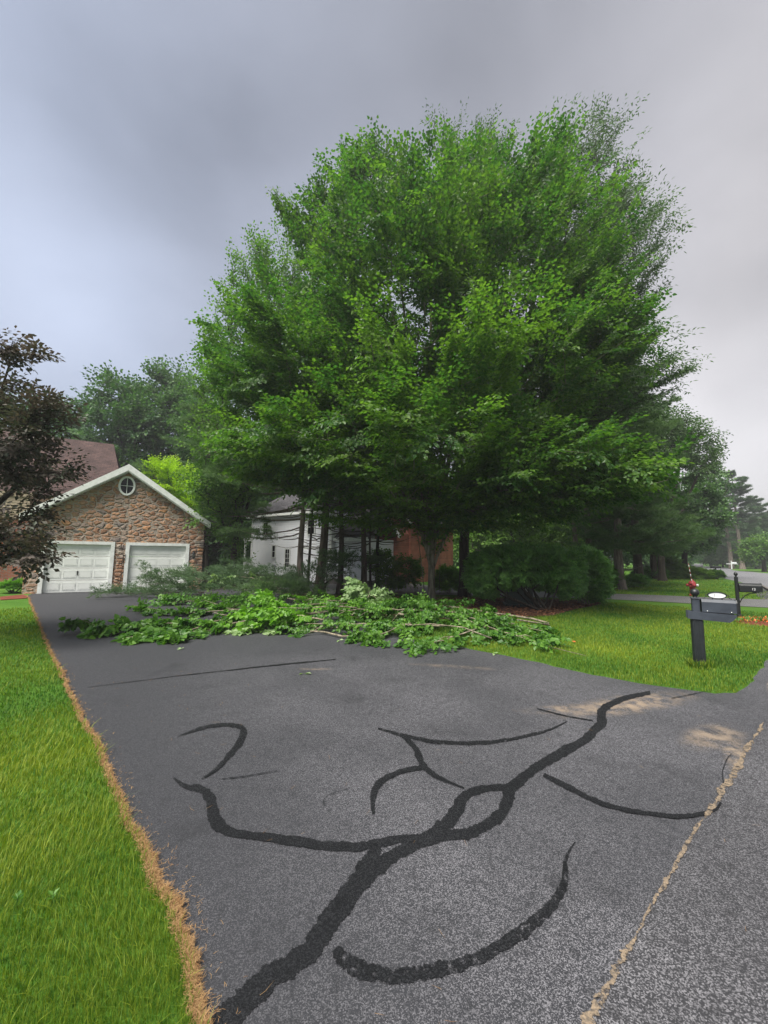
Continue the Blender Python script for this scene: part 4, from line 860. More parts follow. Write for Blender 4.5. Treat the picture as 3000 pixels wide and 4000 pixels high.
rd = MB().tube([(-.03, -.1, .6), (-.126, -.1, 1.58)], .010, 6).build('marker_rod', M['stripe'], hy)
for i in range(1, 8, 2): z0 = .6 + i * .115; x_ = -.03 - .01127 * i; MB().tube([(x_, -.1, z0), (x_ - .0113, -.1, z0 + .114)], .014, 6).build('white_band', M['plate_white'], rd)
# green utility cabinet under the big shrub
M['cab_green'] = mat('cab_green', (.018, .032, .028), .5, .4, noise=(5, (.026, .042, .036), 4))
cb = gp(1120, 1309)
cab = thing('utility_cabinet', 'dark green utility cabinet standing under the big clipped shrub', 'cabinet', (cb[0], cb[1], 0), R(-8))
MB().box(-.5, .5, -.38, .38, .0, .10, bev=.02).build('base_pad', M['cab_green'], cab)
MB().prism([(-.34, .102), (.34, .102), (.34, .84), (-.20, .88), (-.34, .78)], 'x', -.45, .45).build('cabinet_body', M['cab_green'], cab)
MB().box(.12, .27, -.352, -.342, .56, .72).build('white_sticker', M['plate_white'], cab)
# lantern on a post
lp = AT(1321, 1210, 38.); lt = thing('lamp_post', 'white lantern on a thin post beyond the clipped shrub', 'lamp post', (lp[0], lp[1], 0))
MB().lathe([(.04, 0), (.035, 1.55)], (0, 0, 0), 8).build('post', M['bark_pine_pale'], lt)
MB().lathe([(.07, 0), (.13, .05), (.15, .40), (.16, .42), (.05, .52), (0, .55)], (0, 0, 1.55), 8).build('lantern', M['plate_white'], lt)
# kerb stones at the far street corner
kb = g([(1640, 1266), (1659, 1277), (1700, 1300)]); mb = MB()
for a, b in zip(kb[:-1], kb[1:]):
    A, B = Vector((*a, 0)), Vector((*b, 0)); d = (B - A).normalized(); n_ = Vector((-d.y, d.x, 0)) * .14
    mb.add([A, B, B + n_, A + n_] + [v + Vector((0, 0, .13)) for v in (A, B, B + n_, A + n_)], [(0, 1, 2, 3), (4, 5, 6, 7), (0, 1, 5, 4), (1, 2, 6, 5), (2, 3, 7, 6), (3, 0, 4, 7)])
tag(mb.build('kerb', M['concrete']), kind='structure')

# ------------------------------------------------------------------ TREES
def stems_from(base, targets, z0=.5, spread=.12, r=None):
    """trunk plus several steep stems fanning out of it"""
    r = r or np.random.default_rng(1); b = np.array([base[0], base[1], 0.]); out_ = []
    top = np.array(targets[0]); out_.append([b, b + (0, 0, z0), b + (top - b) * .4 + (0, 0, .4), top])
    for t_ in targets[1:]:
        t_ = np.array(t_); d = (t_ - b); d[2] = 0; d = d / (np.linalg.norm(d) + 1e-6)
        s0 = b + np.array([0, 0, z0 + r.random() * 1.2]); s1 = s0 + d * (.25 + spread * r.random()) + (0, 0, 1.3 + .6 * r.random()); s2 = b + (t_ - b) * .5 + np.array([0, 0, .9])
        out_.append([s0, s1, s2, t_])
    return out_
# A: the big heart-leaved tree
tb = gp(932, 1303)
LA = [lobe_px(900, 625, 15.5, 280, 235, 5), lobe_px(680, 770, 14.5, 225, 130, 3.6), lobe_px(1110, 590, 15.5, 240, 220, 4.5), lobe_px(1170, 780, 14.5, 220, 140, 3.8),
      lobe_px(620, 950, 12.8, 150, 75, 2.2), lobe_px(860, 930, 12.2, 290, 108, 3.), lobe_px(1350, 1010, 11.6, 130, 48, 1.6), lobe_px(1180, 990, 12.6, 190, 95, 2.4), lobe_px(815, 395, 15.5, 75, 75, 1.6),
      lobe_px(690, 480, 15., 60, 50, 1.2), lobe_px(980, 420, 16., 120, 80, 2.4), lobe_px(1170, 385, 16., 55, 85, 1.5), lobe_px(820, 740, 10.8, 70, 80, 1.2), lobe_px(1080, 690, 10.6, 120, 65, 1.2), lobe_px(1260, 640, 14., 110, 80, 2.), lobe_px(740, 400, 15.3, 60, 40, 1.), lobe_px(1330, 690, 13.5, 90, 40, 1.4),
      lobe_px(560, 820, 13.5, 110, 60, 1.6), lobe_px(1130, 1030, 11.6, 80, 36, 1.2), lobe_px(700, 1050, 13., 90, 40, 1.5)]
tgA = [AT(930, 330, 15.5), AT(800, 380, 15.), AT(690, 480, 14.6), AT(560, 720, 14.), AT(1030, 400, 16.5), AT(1160, 440, 15.8), AT(1270, 600, 15.), AT(1330, 780, 14.4), AT(860, 560, 12.), AT(1040, 640, 11.8), AT(640, 880, 13.), AT(1190, 930, 13.), AT(760, 500, 17.), AT(1080, 500, 18.)]
stA = stems_from(tb, tgA, 1.3, .12, np.random.default_rng(4))
bA = np.array([tb[0], tb[1], 0.])
# slim suckers beside the trunk
stA += [[bA + (-.24, -.05, 0.), bA + (-.36, -.1, 1.2), bA + (-.55, -.2, 2.6), bA + (-.9, -.4, 4.2)], [bA + (.28, -.05, 0.), bA + (.32, -.1, 1.4), bA + (.22, -.2, 2.8), bA + (.7, -.4, 4.6)], [bA + (.06, -.02, 1.3), bA + (.25, -.1, 1.9), bA + (.7, -.2, 3.0), bA + (1.5, -.3, 4.6)], [bA + (-.06, -.05, 1.5), bA + (-.25, -.1, 2.2), bA + (-.7, -.4, 3.5), bA + (-1.7, -1, 4.9)]]
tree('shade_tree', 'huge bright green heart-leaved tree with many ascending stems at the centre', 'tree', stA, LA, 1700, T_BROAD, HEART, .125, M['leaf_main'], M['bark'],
     lobetint={12: .5, 13: .5, 14: .1, 4: .1, 5: .12, 18: .1, 8: -.1, 15: -.1, 10: .1}, spray=1.0, seed=21, rbase=.125, r0=.0044, inner=.35, keep_in=.25, up=.22, tilt=.25, rise=.06, down=.25, plumes=(440, 11, 2.9, .66, 3.2), shoots=[AT(588, 402, 15), AT(625, 430, 14.8), AT(676, 385, 15), AT(738, 308, 15.2), AT(770, 300, 15.3), AT(803, 286, 15.3), AT(868, 305, 15.4), AT(545, 545, 14.8), AT(490, 640, 14.5), AT(436, 742, 14.), AT(1157, 282, 15.8), AT(1200, 300, 15.8), AT(1420, 640, 13.6), AT(1435, 700, 13.6), AT(1405, 660, 13.8), AT(1400, 740, 13.4), AT(1370, 590, 14), AT(440, 800, 13.6), AT(450, 860, 13.2), AT(1340, 900, 13), AT(1380, 1000, 12.5), AT(480, 930, 13), AT(980, 300, 16), AT(1060, 290, 16.4), AT(655, 1110, 12.6), AT(1160, 1080, 11.8), AT(1270, 1110, 12.2), AT(490, 1010, 12.8), AT(1490, 985, 11.4), AT(1470, 1020, 11.4), AT(1430, 950, 11.6), AT(1420, 1060, 11.4)])  # front lobes yellower like young shoots, with their highlights painted into the tint
# C: oak behind, right
ob = gp(1003, 1289)
LC = [lobe_px(1235, 400, 19.5, 130, 130, 3.5), lobe_px(1330, 540, 19., 105, 120, 3.2), lobe_px(1050, 360, 20.5, 80, 75, 2.4), lobe_px(960, 330, 20.5, 60, 50, 2.), lobe_px(1360, 770, 17.5, 100, 50, 2.), lobe_px(1450, 790, 17., 62, 24, 1.2),
      lobe_px(1240, 800, 19.5, 150, 130, 3.5), lobe_px(1170, 1000, 19.5, 170, 110, 3.), lobe_px(1350, 880, 18., 80, 40, 2.)]
tgC = [AT(1100, 380, 20), AT(1240, 330, 19.5), AT(1380, 480, 19.), AT(1380, 760, 17.5), AT(1290, 620, 18.5), AT(980, 350, 20.5), AT(1200, 900, 18.5), AT(1320, 860, 18)]
tree('oak_tree', 'tall loose-crowned oak rising behind and right of the big heart-leaved tree, dark trunk', 'tree', stems_from(ob, tgC, 2.5, .3), LC, 700, T_LOOSE, LANCE, .18, M['leaf_oak'], M['bark_dark'],
     spray=1.25, seed=22, rbase=.22, r0=.006, inner=.3, clump=8, up=.35, tilt=.5, plumes=(260, 10, 3.2, .7, 6.), shoots=[AT(1243, 250, 19.5), AT(1215, 262, 19.5), AT(1060, 262, 20.5), AT(1038, 255, 20.5), AT(975, 270, 20.5), AT(1290, 300, 19.5), AT(1345, 345, 19), AT(1432, 425, 19), AT(1410, 440, 19), AT(1450, 540, 18.5), AT(1448, 605, 18.3), AT(1515, 782, 17), AT(1500, 790, 17), AT(1470, 765, 17), AT(1480, 830, 17)])
# B: maple behind, left
LB = [lobe_px(575, 620, 20.5, 80, 100, 2.5), lobe_px(520, 720, 20., 75, 85, 2.5), lobe_px(490, 830, 19., 65, 60, 2.), lobe_px(490, 950, 18.5, 70, 55, 2.), lobe_px(620, 820, 20, 90, 120, 2.5), lobe_px(640, 560, 20.5, 70, 60, 2), lobe_px(460, 1040, 19., 50, 45, 1.6), lobe_px(450, 1120, 20., 45, 22, 1.2)]
mbp = AT(505, 1200, 21.); 
tree('maple_tree', 'small-leaved maple between the stone garage and the big tree', 'tree', stems_from(mbp, [AT(600, 600, 20.5), AT(520, 690, 20), AT(480, 850, 19), AT(470, 980, 18.6), AT(640, 750, 20)], 2., .3), LB, 400, T_LOOSE, DIAM, .14, M['leaf_maple'], M['bark_dark'],
     spray=1.1, seed=23, rbase=.16, inner=.3, plumes=(120, 9, 2.4, .6, 3.))
# D: group of pines in the bed
pines = [((648, 1274), 13, 5.2, 3.4, 'pine with a mossy trunk, leftmost of the row beside the white house', M['bark_pine_pale'], .17, (0, 0), 41, 20.2),
         ((667, 1271), 11, 5.5, 2.2, 'thin pine standing close beside the leftmost mossy one', M['bark_pine'], .08, (0, 0), 42, 20.6),
         ((690, 1286), 14, 5.0, 3.2, 'thick pine whose trunk leans to the right', M['bark_pine'], .21, (.035, .01), 43, 18.),
         ((733, 1284), 12.5, 5.2, 2.8, 'straight mid-sized pine just right of the leaning one', M['bark_pine'], .14, (0, 0), 44, 18.1),
         ((783, 1287), 13, 5.0, 2.8, 'dark pine at the corner of the white garage wall', M['bark_pine'], .14, (.004, 0), 45, 18.),
         ((798, 1282), 11, 5.5, 2.0, 'very thin dark pine in front of the brick wall', M['bark_dark'], .06, (.008, 0), 46, 18.6),
         ((815, 1279), 12, 5.2, 2.2, 'slim dark pine nearest the big tree, in front of brick', M['bark_dark'], .10, (.01, 0), 47, 19.)]
for (p, h, cl, bl_, lab, bk, rb_, ln, sd_, Y) in pines:
    b = gp(*p)
    extra_b = []
    if sd_ == 41: extra_b = [(3.6, R(175), 4.2), (4.4, R(200), 4.6), (3.2, R(215), 3.2), (5.2, R(165), 5.), (6.2, R(190), 5.2), (7.5, R(180), 5.), (4.2, R(185), 5.), (2.9, R(190), 3.), (5., R(230), 3.5)]
    if sd_ in (43, 45): extra_b = [(4.1, R(20), 2.2), (4.5, R(-40), 2.2)]
    if sd_ in (44, 47): extra_b = [(1.5, R(-100), 1.1), (4.4, R(-10), 2.2)]
    conifer('pine_tree', lab, (b[0], b[1], 0), h, cl, bl_, sd_, bk, M['needle'], .15, 'pines beside the white house', rb_, 1., ln, 22 if rb_ > .1 else 10, boughs=extra_b)
# dark pine behind left, bough tips against the sky
b = AT(435, 1200, 26.); conifer('pine_tree', 'dark pine reaching over the stone garage, left of the maple', (b[0], b[1], 0), 12.8, 3.5, 3.8, 51, M['bark_dark'], M['needle'], .17, None, .2, 1.1)
# E: background trees behind the garage
def bgtree(name, label, px, py_base, Y, lobes, n, seed, leafm=None, leaf=.30, spray=1.7, group=None, bark=None, shape=DIAM, clump=7, tmpl=None):
    p = AT(px, py_base, Y)
    L = [lobe_px(*l) for l in lobes]; tg = [(l[0], l[1], l[2] + l[5] * .4) for l in L]
    return tree(name, label, 'tree', stems_from(p, tg, 2., .4), L, n, tmpl or T_LOOSE, shape, leaf, leafm or M['leaf_back'], bark or M['bark_dark'], spray=spray, seed=seed, rbase=.25, r0=.012, inner=.25, clump=clump, group=group, tilt=1.0)
bgtree('broadleaf_tree', 'rounded green tree behind the red-brown roof', 250, 1200, 34, [(255, 870, 34, 60, 70), (235, 960, 34, 70, 60), (300, 930, 33, 60, 70), (270, 1040, 34, 90, 60)], 620, 61, group='trees behind the stone garage')
bgtree('broadleaf_tree', 'tallest tree behind the garage gable, topped by a bare twig', 360, 1200, 37, [(365, 830, 37, 55, 50), (345, 900, 37, 75, 80), (410, 880, 36, 50, 60), (360, 1010, 36, 90, 80)], 700, 62, group='trees behind the stone garage')
bgtree('broadleaf_tree', 'dark tree filling the gap between garage and maple', 445, 1200, 33, [(440, 940, 33, 50, 80), (470, 1060, 33, 60, 90), (500, 1150, 34, 60, 60)], 560, 63, group='trees behind the stone garage')
bgtree('broadleaf_tree', 'blue-green tree seen past the purple-leaved one, at the far left', 170, 1200, 36, [(165, 900, 36, 50, 50), (140, 980, 36, 80, 70), (60, 930, 37, 90, 70), (200, 1000, 35, 60, 60)], 620, 64, group='trees behind the stone garage')
# F: lime green small tree
b = AT(372, 1190, 23.5)
tree('ornamental_tree', 'small vivid lime green tree peeking over the garage roof', 'tree', stems_from(b, [AT(380, 1010, 23.5), AT(330, 1030, 23.5), AT(430, 1050, 23.5)], 1., .5), [lobe_px(355, 1055, 23., 60, 52, 1.6), lobe_px(415, 1050, 23.5, 40, 35, 1.2), lobe_px(350, 1025, 23.5, 35, 30, 1.), lobe_px(420, 1095, 23., 40, 30, 1.2)], 420, T_FLAT, DIAM, .11, M['leaf_lime'], M['bark'],
     spray=.95, seed=65, rbase=.09, inner=.3, clump=6, up=.35, tilt=.1)
# G: purple plum at the left edge
b = AT(-130, 1330, 8.2)
LG = [lobe_px(-20, 900, 8.2, 115, 85, 1.2), lobe_px(60, 940, 8., 95, 85, 1.), lobe_px(-100, 1000, 8.4, 150, 140, 1.4), lobe_px(55, 1010, 8.2, 95, 50, .8), lobe_px(20, 1160, 7.6, 85, 75, .8), lobe_px(-50, 1180, 7.8, 120, 70, 1.), lobe_px(75, 1195, 7.4, 40, 28, .35), lobe_px(70, 770, 8., 38, 14, .3), lobe_px(15, 750, 8., 36, 45, .5), lobe_px(95, 1225, 7.4, 18, 14, .2), lobe_px(95, 900, 8, 40, 35, .5), lobe_px(95, 1070, 8., 25, 45, .3), lobe_px(140, 1000, 8., 18, 28, .2)]
tree('plum_tree', 'purple-leaved plum tree leaning in at the left edge before the garage', 'tree', stems_from((b[0], b[1], 0), [AT(-60, 900, 8.3), AT(20, 790, 8.), AT(80, 930, 8.), AT(10, 1180, 7.6), AT(80, 1010, 8.1)], 1.2, .3), LG, 540, T_BIG, OVAL, .115, M['leaf_plum'], M['bark_dark'],
     spray=.62, seed=66, rbase=.12, inner=.2, keep_in=.3, clump=7, up=.2)
# H: clipped shrub over the cabinet and a second one right of it
def shrub(name, label, base, lobes, n, templates, shape, leaf, lm, seed, spray=.5, stems=7, cat='shrub', group=None, clump=0, up=.1, tilt=.9, inner=.55, bark=None, rb=.035):
    r = np.random.default_rng(seed); L = np.array(lobes); b0_ = np.array([base[0], base[1], 0.]); st = []
    for i in range(stems):
        k = i % len(L); tgt = L[k, :3] + L[k, 3:] * norm(r.normal(size=3)) * np.array([.75, .75, .3]); s0 = b0_ + np.append(r.normal(size=2) * .12, 0)
        if i == 0: s0 = b0_
        m_ = s0 + (tgt - s0) * .5; m_[2] = max(m_[2] - .1, .05); st.append([s0, m_, tgt])
    return tree(name, label, cat, st, lobes, n, templates, shape, leaf, lm, bark or M['bark'], spray=spray, seed=seed, rbase=rb, r0=.003, inner=inner, up=up, tilt=tilt, flare=1 if False else None, clump=clump, group=group) if False else \
        tree(name, label, cat, st, lobes, n, templates, shape, leaf, lm, bark or M['bark'], spray=spray, seed=seed, rbase=rb, r0=.0035, inner=inner, up=up, tilt=tilt, clump=clump, group=group)
sb = gp(1170, 1318)
shrub('burning_bush', 'broad dark green clipped shrub with bare leaning stems over the utility cabinet', sb, [lobe_px(1100, 1226, 14.6, 86, 38, 1.3), lobe_px(1175, 1224, 14.8, 75, 40, 1.3), lobe_px(1140, 1212, 15.2, 100, 28, 1.6), lobe_px(1050, 1252, 14.6, 40, 28, .8), lobe_px(1215, 1252, 14.6, 38, 30, .8)], 2300, T_FLAT, DIAM, .07, M['leaf_bush'], 71, .42, 18, rb=.022, bark=M['bark_dark'], tilt=1.3, inner=.75, up=.0)
sb = gp(1262, 1306)
shrub('burning_bush', 'darker rounded clipped shrub right of the broad one, at the lawn edge', sb, [lobe_px(1258, 1235, 16.2, 46, 45, 1.1), lobe_px(1275, 1262, 16., 32, 30, .8), lobe_px(1240, 1220, 16.3, 40, 28, .9)], 1100, T_FLAT, DIAM, .075, M['leaf_bush'], 72, .42, 12, rb=.03, tilt=1.3, inner=.75, up=.0)
def roundbush(label, px, py, w_, h_, lm, seed, n=160, leaf=.09, name='bush', group=None, shape=OVAL, spray=.5, Y=None):
    p = gp(px, py); Y = p[1]; k = 3000 / 1659 / FOC * Y; rx, rz = w_ * k / 2, h_ * k / 2
    return shrub(name, label, p, [(p[0], p[1], rz * .95, rx, rx * .8, rz)], n, T_FLAT, shape, leaf, lm, seed, spray * max(.7, rx), 6, group=group, tilt=.9)
roundbush('small bright green bush between the big trunk and the dark oak trunk', 968, 1282, 55, 55, M['leaf_bright'], 73, 220, .09)
roundbush('bright green bush at the foot of the pale pine trunk, right of the clipped shrubs', 1322, 1272, 42, 46, M['leaf_bright'], 74, 200, .10)
roundbush('low dark bush behind the leaning pine trunk on the far lawn', 1372, 1268, 50, 22, M['leaf_bush'], 75, 140, .12)
roundbush('leafy shrub in the middle of the flower bed beside the road', 1450, 1249, 50, 42, M['leaf_maple'], 76, 260, .16, group='plants of the far flower bed')
roundbush('low leafy clump at the left end of the flower bed', 1405, 1249, 60, 16, M['leaf_bush'], 77, 180, .16, group='plants of the far flower bed')
roundbush('low row of leafy perennials at the right end of the flower bed', 1500, 1250, 62, 18, M['leaf_main'], 78, 220, .16, group='plants of the far flower bed')
roundbush('grass clump round the small black mailbox', 1547, 1251, 26, 16, M['leaf_main'], 79, 120, .16, 'ornamental_grass')
roundbush('low green shrub beside the brick strip at the foot of the garage, left', 30, 1281, 46, 22, M['leaf_bright'], 80, 200, .06)
roundbush('leafy shrub with pale flowers on the lawn beyond the pines', 1402, 1228, 30, 28, M['leaf_bright'], 81, 160, .3)
b = gp(845, 1275)
tree('maple_sapling', 'young light green maple sapling in front of the brick wall', 'sapling', [[(b[0], b[1], 0), (b[0] + .1, b[1], 1.0), (b[0] - .2, b[1] - .3, 2.2)], ], [lobe_px(825, 1215, 19.5, 36, 26, .9), lobe_px(862, 1245, 19.3, 50, 20, 1.), lobe_px(880, 1225, 20, 26, 22, .7)], 170, T_BIG, DIAM, .13, M['leaf_maple'], M['bark'], spray=.6, seed=82, rbase=.025, r0=.004)
b = gp(700, 1292)
tree('hemlock_sapling', 'feathery young hemlock in front of the pine trunks', 'sapling', [[(b[0], b[1], 0), (b[0] + .1, b[1], 1.2), (b[0] + .1, b[1] - .1, 2.2)], ], [lobe_px(690, 1245, 17., 50, 20, .8), lobe_px(735, 1215, 17., 32, 24, .8), lobe_px(640, 1250, 17.3, 30, 16, .6)], 95, T_NEED, NEEDLE, .13, M['needle_cut'], M['bark_dark'], spray=.7, seed=83, rbase=.03, r0=.004, tintvar=.3)
# I: right-hand trees
for (px, py, h, cl, bl_, lab, bk, rb_, ln, sd_) in (
    (1341, 1273, 15, 3., 3.4, 'pine with a pale grey trunk at the edge of the far lawn', M['bark_pine_pale'], .26, (0, 0), 91),
    (1384, 1263, 17, 3.6, 3.6, 'dark pine with a trunk leaning left on the far lawn', M['bark_pine'], .30, (-.05, 0), 92),
    (1414, 1250, 16, 4.2, 3.4, 'smaller dark pine further back on the far lawn', M['bark_pine'], .28, (-.02, 0), 93)):
    b = gp(px, py); conifer('pine_tree', lab, (b[0], b[1], 0), h, cl, bl_, sd_, bk, M['needle'], .2, 'pines on the far lawn', rb_, 1., ln, 4, boughs=[(2.6, a_, 2.6) for a_ in (3.3, 4.2, 4.9, 5.9)] + [(3.3, a_, 3.) for a_ in (3., 3.8, 4.6, 5.4, .2)])
for (px, Y, h, lab, sd_, ln) in ((1246, 27., 13.5, 'pale bare pine trunk rising behind the clipped shrubs, the slimmer one', 94, (-.02, 0)), (1276, 29., 14, 'grey-brown pine trunk rising behind the clipped shrubs, the thicker one', 95, (-.015, 0))):
    b = AT(px, 1230, Y); conifer('pine_tree', lab, (b[0], b[1], 0), h, 6., 3.2, sd_, M['bark_pine_pale'], M['needle'], .2, 'pines behind the clipped shrubs', .2 if sd_ == 94 else .28, 1., ln, 6)
bgtree('broadleaf_tree', 'hazy green tree with ragged right edge above the far lawn', 1430, 1235, 33, [(1420, 920, 33, 70, 55), (1480, 960, 33, 75, 50), (1380, 990, 33, 90, 60), (1520, 1010, 32, 40, 28)], 800, 101, M['leaf_oak'], .22, 1.5, group='trees beyond the far lawn', shape=OVAL)
bgtree('broadleaf_tree', 'dense mid-green tree hanging low behind the flower bed', 1480, 1225, 40, [(1480, 1110, 40, 75, 70), (1420, 1110, 40, 80, 60), (1500, 1060, 40, 60, 45), (1400, 1170, 39, 70, 30), (1490, 1165, 40, 50, 30)], 900, 102, M['leaf_back'], .28, 1.6, group='trees beyond the far lawn')
bgtree('broadleaf_tree', 'deep green tree closing the view behind the clipped shrubs', 1300, 1215, 36, [(1300, 1060, 36, 110, 80), (1230, 1000, 36, 110, 80), (1330, 1150, 36, 110, 40), (1360, 1040, 37, 80, 70)], 950, 103, M['leaf_back'], .28, 1.6, group='trees beyond the far lawn')
bgtree('broadleaf_tree', 'light green tree glimpsed under the crown right of the big trunk', 1120, 1215, 36, [(1120, 1130, 36, 110, 50), (1040, 1160, 36, 80, 45), (1180, 1180, 35, 80, 30)], 650, 104, M['leaf_maple'], .25, 1.5, group='trees beyond the far lawn')
bgtree('broadleaf_tree', 'spreading low green tree at the right edge across the road', 1650, 1218, 62, [(1640, 1190, 62, 36, 16), (1670, 1175, 62, 34, 18)], 220, 105, M['leaf_maple'], .4, 2.2, group='trees across the far road')
# J: far tall pines
for (px, Y, h, lab, sd_, ln) in ((1580, 80., 18, 'leaning tall pine with a bare trunk beyond the far road', 111, (-.06, 0)), (1603, 78., 19.5, 'tallest bare-trunked pine beyond the far road', 112, (-.04, 0)), (1640, 88., 15, 'pine standing right of the tallest one beyond the far road', 113, (0, 0))):
    b = AT(px, 1210, Y); conifer('tall_pine', lab, (b[0], b[1], 0), h, h * .42, 4.6, sd_, M['bark_pine_pale'], M['needle_far'], .36, 'tall pines beyond the far road', .42, .6, ln, 6, tipup=.55, step=.8, boughs=[(h * .38, .3, 3.5), (h * .3, 2.6, 3.)])
# K: woods that close the view: two kinds built once, then copied
protoL = [(0, 0, 6., 4.2, 4.2, 3.), (1.5, 0, 9., 3.4, 3.4, 3.), (-2., .5, 8., 3.2, 3.2, 3.), (0, 0, 3., 4.5, 4.2, 1.8), (.2, 0, 11.5, 2.4, 2.4, 2.)]
src = tree('woodland_tree', 'woodland tree directly behind the brick wing', 'tree', stems_from((0, 0), [(0, 0, 11), (2, 0, 9), (-2.4, 0, 8), (0, 2, 8), (2.4, -1, 4), (-2.5, 0, 4)], 1.5, .4), protoL, 620, T_LOOSE, DIAM, .42, M['leaf_back'], M['bark_dark'], spray=2., seed=120, rbase=.25, r0=.012, inner=.3, clump=6, group='woodland closing the view')
where = [(560, 46, 1.0, 'above the porch of the white house'), (640, 52, 1.1, 'behind the left end of the white house'), (740, 50, 1.0, 'behind the grey garage roof'), (930, 48, 1.0, 'behind the big central trunk'), (1010, 44, .8, 'behind the dark oak trunk'), (1100, 56, 1.1, 'straight behind the utility cabinet'), (1200, 52, 1.0, 'behind the broad clipped shrub'),
         (1290, 60, 1.1, 'past the lantern post'), (1370, 66, 1.0, 'behind the leaning pine of the far lawn'), (1440, 72, 1.0, 'over the flower bed'), (1500, 88, .95, 'where the far road bends away'), (1535, 108, 1.0, 'left of the tall far pines'), (1570, 104, .9, 'at the feet of the two tall far pines'), (1610, 108, 1.0, 'behind the tallest far pine'), (1650, 104, 1.05, 'at the right edge beyond the far road'), (1700, 96, 1.1, 'just outside the right edge beyond the road'), (1630, 84, .7, 'low, in front of the far road pines'), (1560, 92, .75, 'low, left of the leaning tall pine'), (1668, 90, .9, 'cut by the right edge of the picture'),
         (470, 40, .75, 'in the dark gap right of the garage'), (510, 38, .7, 'in the dark gap left of the porch'), (440, 36, .6, 'tucked against the right corner of the garage'), (400, 44, .9, 'behind the lime green tree'), (20, 44, 1.0, 'behind the house at the far left'), (100, 48, 1.0, 'above the beige siding at the left')]
src.location = AT(850, 1200, 46)[:2] + (0,)
for i, (px, Y, s_, lab) in enumerate(where):
    p = AT(px, 1200, Y); copy_thing(src, (p[0], p[1], -.3), i * 1.7, 'woodland tree ' + lab, s_)
# ------------------------------------------------------------------ fallen branches on the drive
def fallen(name, label, path, n, spray=.55, leaf=.13, lm='leaf_fallen', f0=.15, width=.25, high=.12, r0=.022, seed=1, tmpl=None, shape=HEART, lift=0., wood='wood_cut', ang=50, side=4, group='storm-felled branches on the driveway', flip=0.):
    r = np.random.default_rng(seed); Pth = np.array([(*gp(p[0], p[1]), p[2]) for p in path]); m = 8 * (len(path) - 1) + 1
    # smooth path
    k = len(Pth); pts = []
    for i in range(k - 1):
        p0, p1, p2, p3 = Pth[max(i - 1, 0)], Pth[i], Pth[i + 1], Pth[min(i + 2, k - 1)]
        for j in range(8): u = j / 8; pts.append(.5 * ((2 * p1) + (p2 - p0) * u + (2 * p0 - 5 * p1 + 4 * p2 - p3) * u * u + (3 * p1 - p0 - 3 * p2 + p3) * u ** 3))
    pts.append(Pth[-1]); pts = np.array(pts); pts[:, 2] = np.maximum(pts[:, 2] + r.normal(size=len(pts)) * .008, .02); base = np.array([pts[0][0], pts[0][1], 0.])
    root = thing(name, label, 'branch', tuple(base), 0, group); mb = MB(); q = pts - base
    mb.tube(q, [max(.003, r0 * (1 - .8 * i / len(q)) * (1 + .12 * math.sin(i * 1.7))) for i in range(len(q))], 7)
    pos, fw, S = [], [], []
    for s_ in range(side):     # side limbs
        u = f0 + (.9 - f0) * (s_ + .3) / max(1, side); i = int(u * (len(pts) - 2)); tdir = norm(pts[i + 1] - pts[i]); a = math.atan2(tdir[1], tdir[0]) + R(ang) * (1 if s_ % 2 else -1) * (.6 + .5 * r.random())
        L_ = width * (1.2 + r.random()); e = pts[i] + np.array([math.cos(a), math.sin(a), 0]) * L_; e[2] = .04 + high * r.random(); mid = (pts[i] + e) / 2 + (0, 0, .05 * r.random())
        mb.tube([pts[i] - base, mid - base, e - base], [r0 * .45, r0 * .35, r0 * .15], 5)
        pos.append(e - .2 * (e - mid)); fw.append(np.array([math.cos(a), math.sin(a), -.05])); S.append(spray)
    for _ in range(n):
        u = f0 + (1 - f0) * r.random(); i = min(int(u * (len(pts) - 1)), len(pts) - 2); tdir = norm(pts[i + 1] - pts[i]); sgn = 1 if r.random() < .5 else -1
        a = math.atan2(tdir[1], tdir[0]) + R(ang) * sgn * (.2 + r.random()); lat = np.array([-tdir[1], tdir[0], 0]) * sgn * width * r.random()
        p = pts[i] + lat * .8; p[2] = max(.03, p[2] * (.5 + .6 * r.random()) + high * r.random()); pos.append(p); fw.append(np.array([math.cos(a), math.sin(a), lift + .12 * r.normal()])); S.append(spray * (.6 + .6 * r.random()))
    pos, fw, S = np.array(pos), np.array(fw), np.array(S)
    upv = np.array([0, 0, 1.]) + r.normal(size=pos.shape) * .5
    if flip: upv[:, 2] *= np.where(r.random(len(pos)) < flip, -1, 1)
    P, D, Nn, Sc, I = place(tmpl or T_DROOP, pos, fw, upv, S, r)
    D[:, 2] = np.where(P[:, 2] + D[:, 2] * leaf < .02, np.abs(D[:, 2]) * .15, D[:, 2]); P[:, 2] = np.maximum(P[:, 2], .02)
    tn = np.clip(.5 + (r.random(len(pos))[I] - .5) * .7 + r.normal(size=len(P)) * .25, 0, 1)
    mb.build('limb', M[wood], root)
    link('foliage', leafmesh('foliage', P - base, D, Nn, leaf * (.55 + .6 * r.random(len(P))), shape, tn), root, M[lm])
    return root
fallen('fallen_branch', 'long leafy branch reaching furthest left across the driveway, nearest the camera', [(640, 1362, .15), (540, 1350, .22), (430, 1362, .16), (330, 1368, .22), (240, 1372, .15), (165, 1366, .30)], 48, .34, .14, f0=.25, width=.12, high=.10, seed=201)
fallen('fallen_branch', 'side spray of big drooping leaves in front of the longest branch', [(470, 1356, .15), (400, 1374, .10), (300, 1382, .08), (262, 1392, .10)], 9, .30, .14, f0=.4, width=.08, high=.06, seed=202)
fallen('fallen_branch', 'short spray of leaves touching the asphalt between the longest branch and the pile', [(520, 1358, .15), (440, 1372, .08), (352, 1386, .08)], 16, .32, .14, f0=.3, width=.12, high=.08, seed=203)
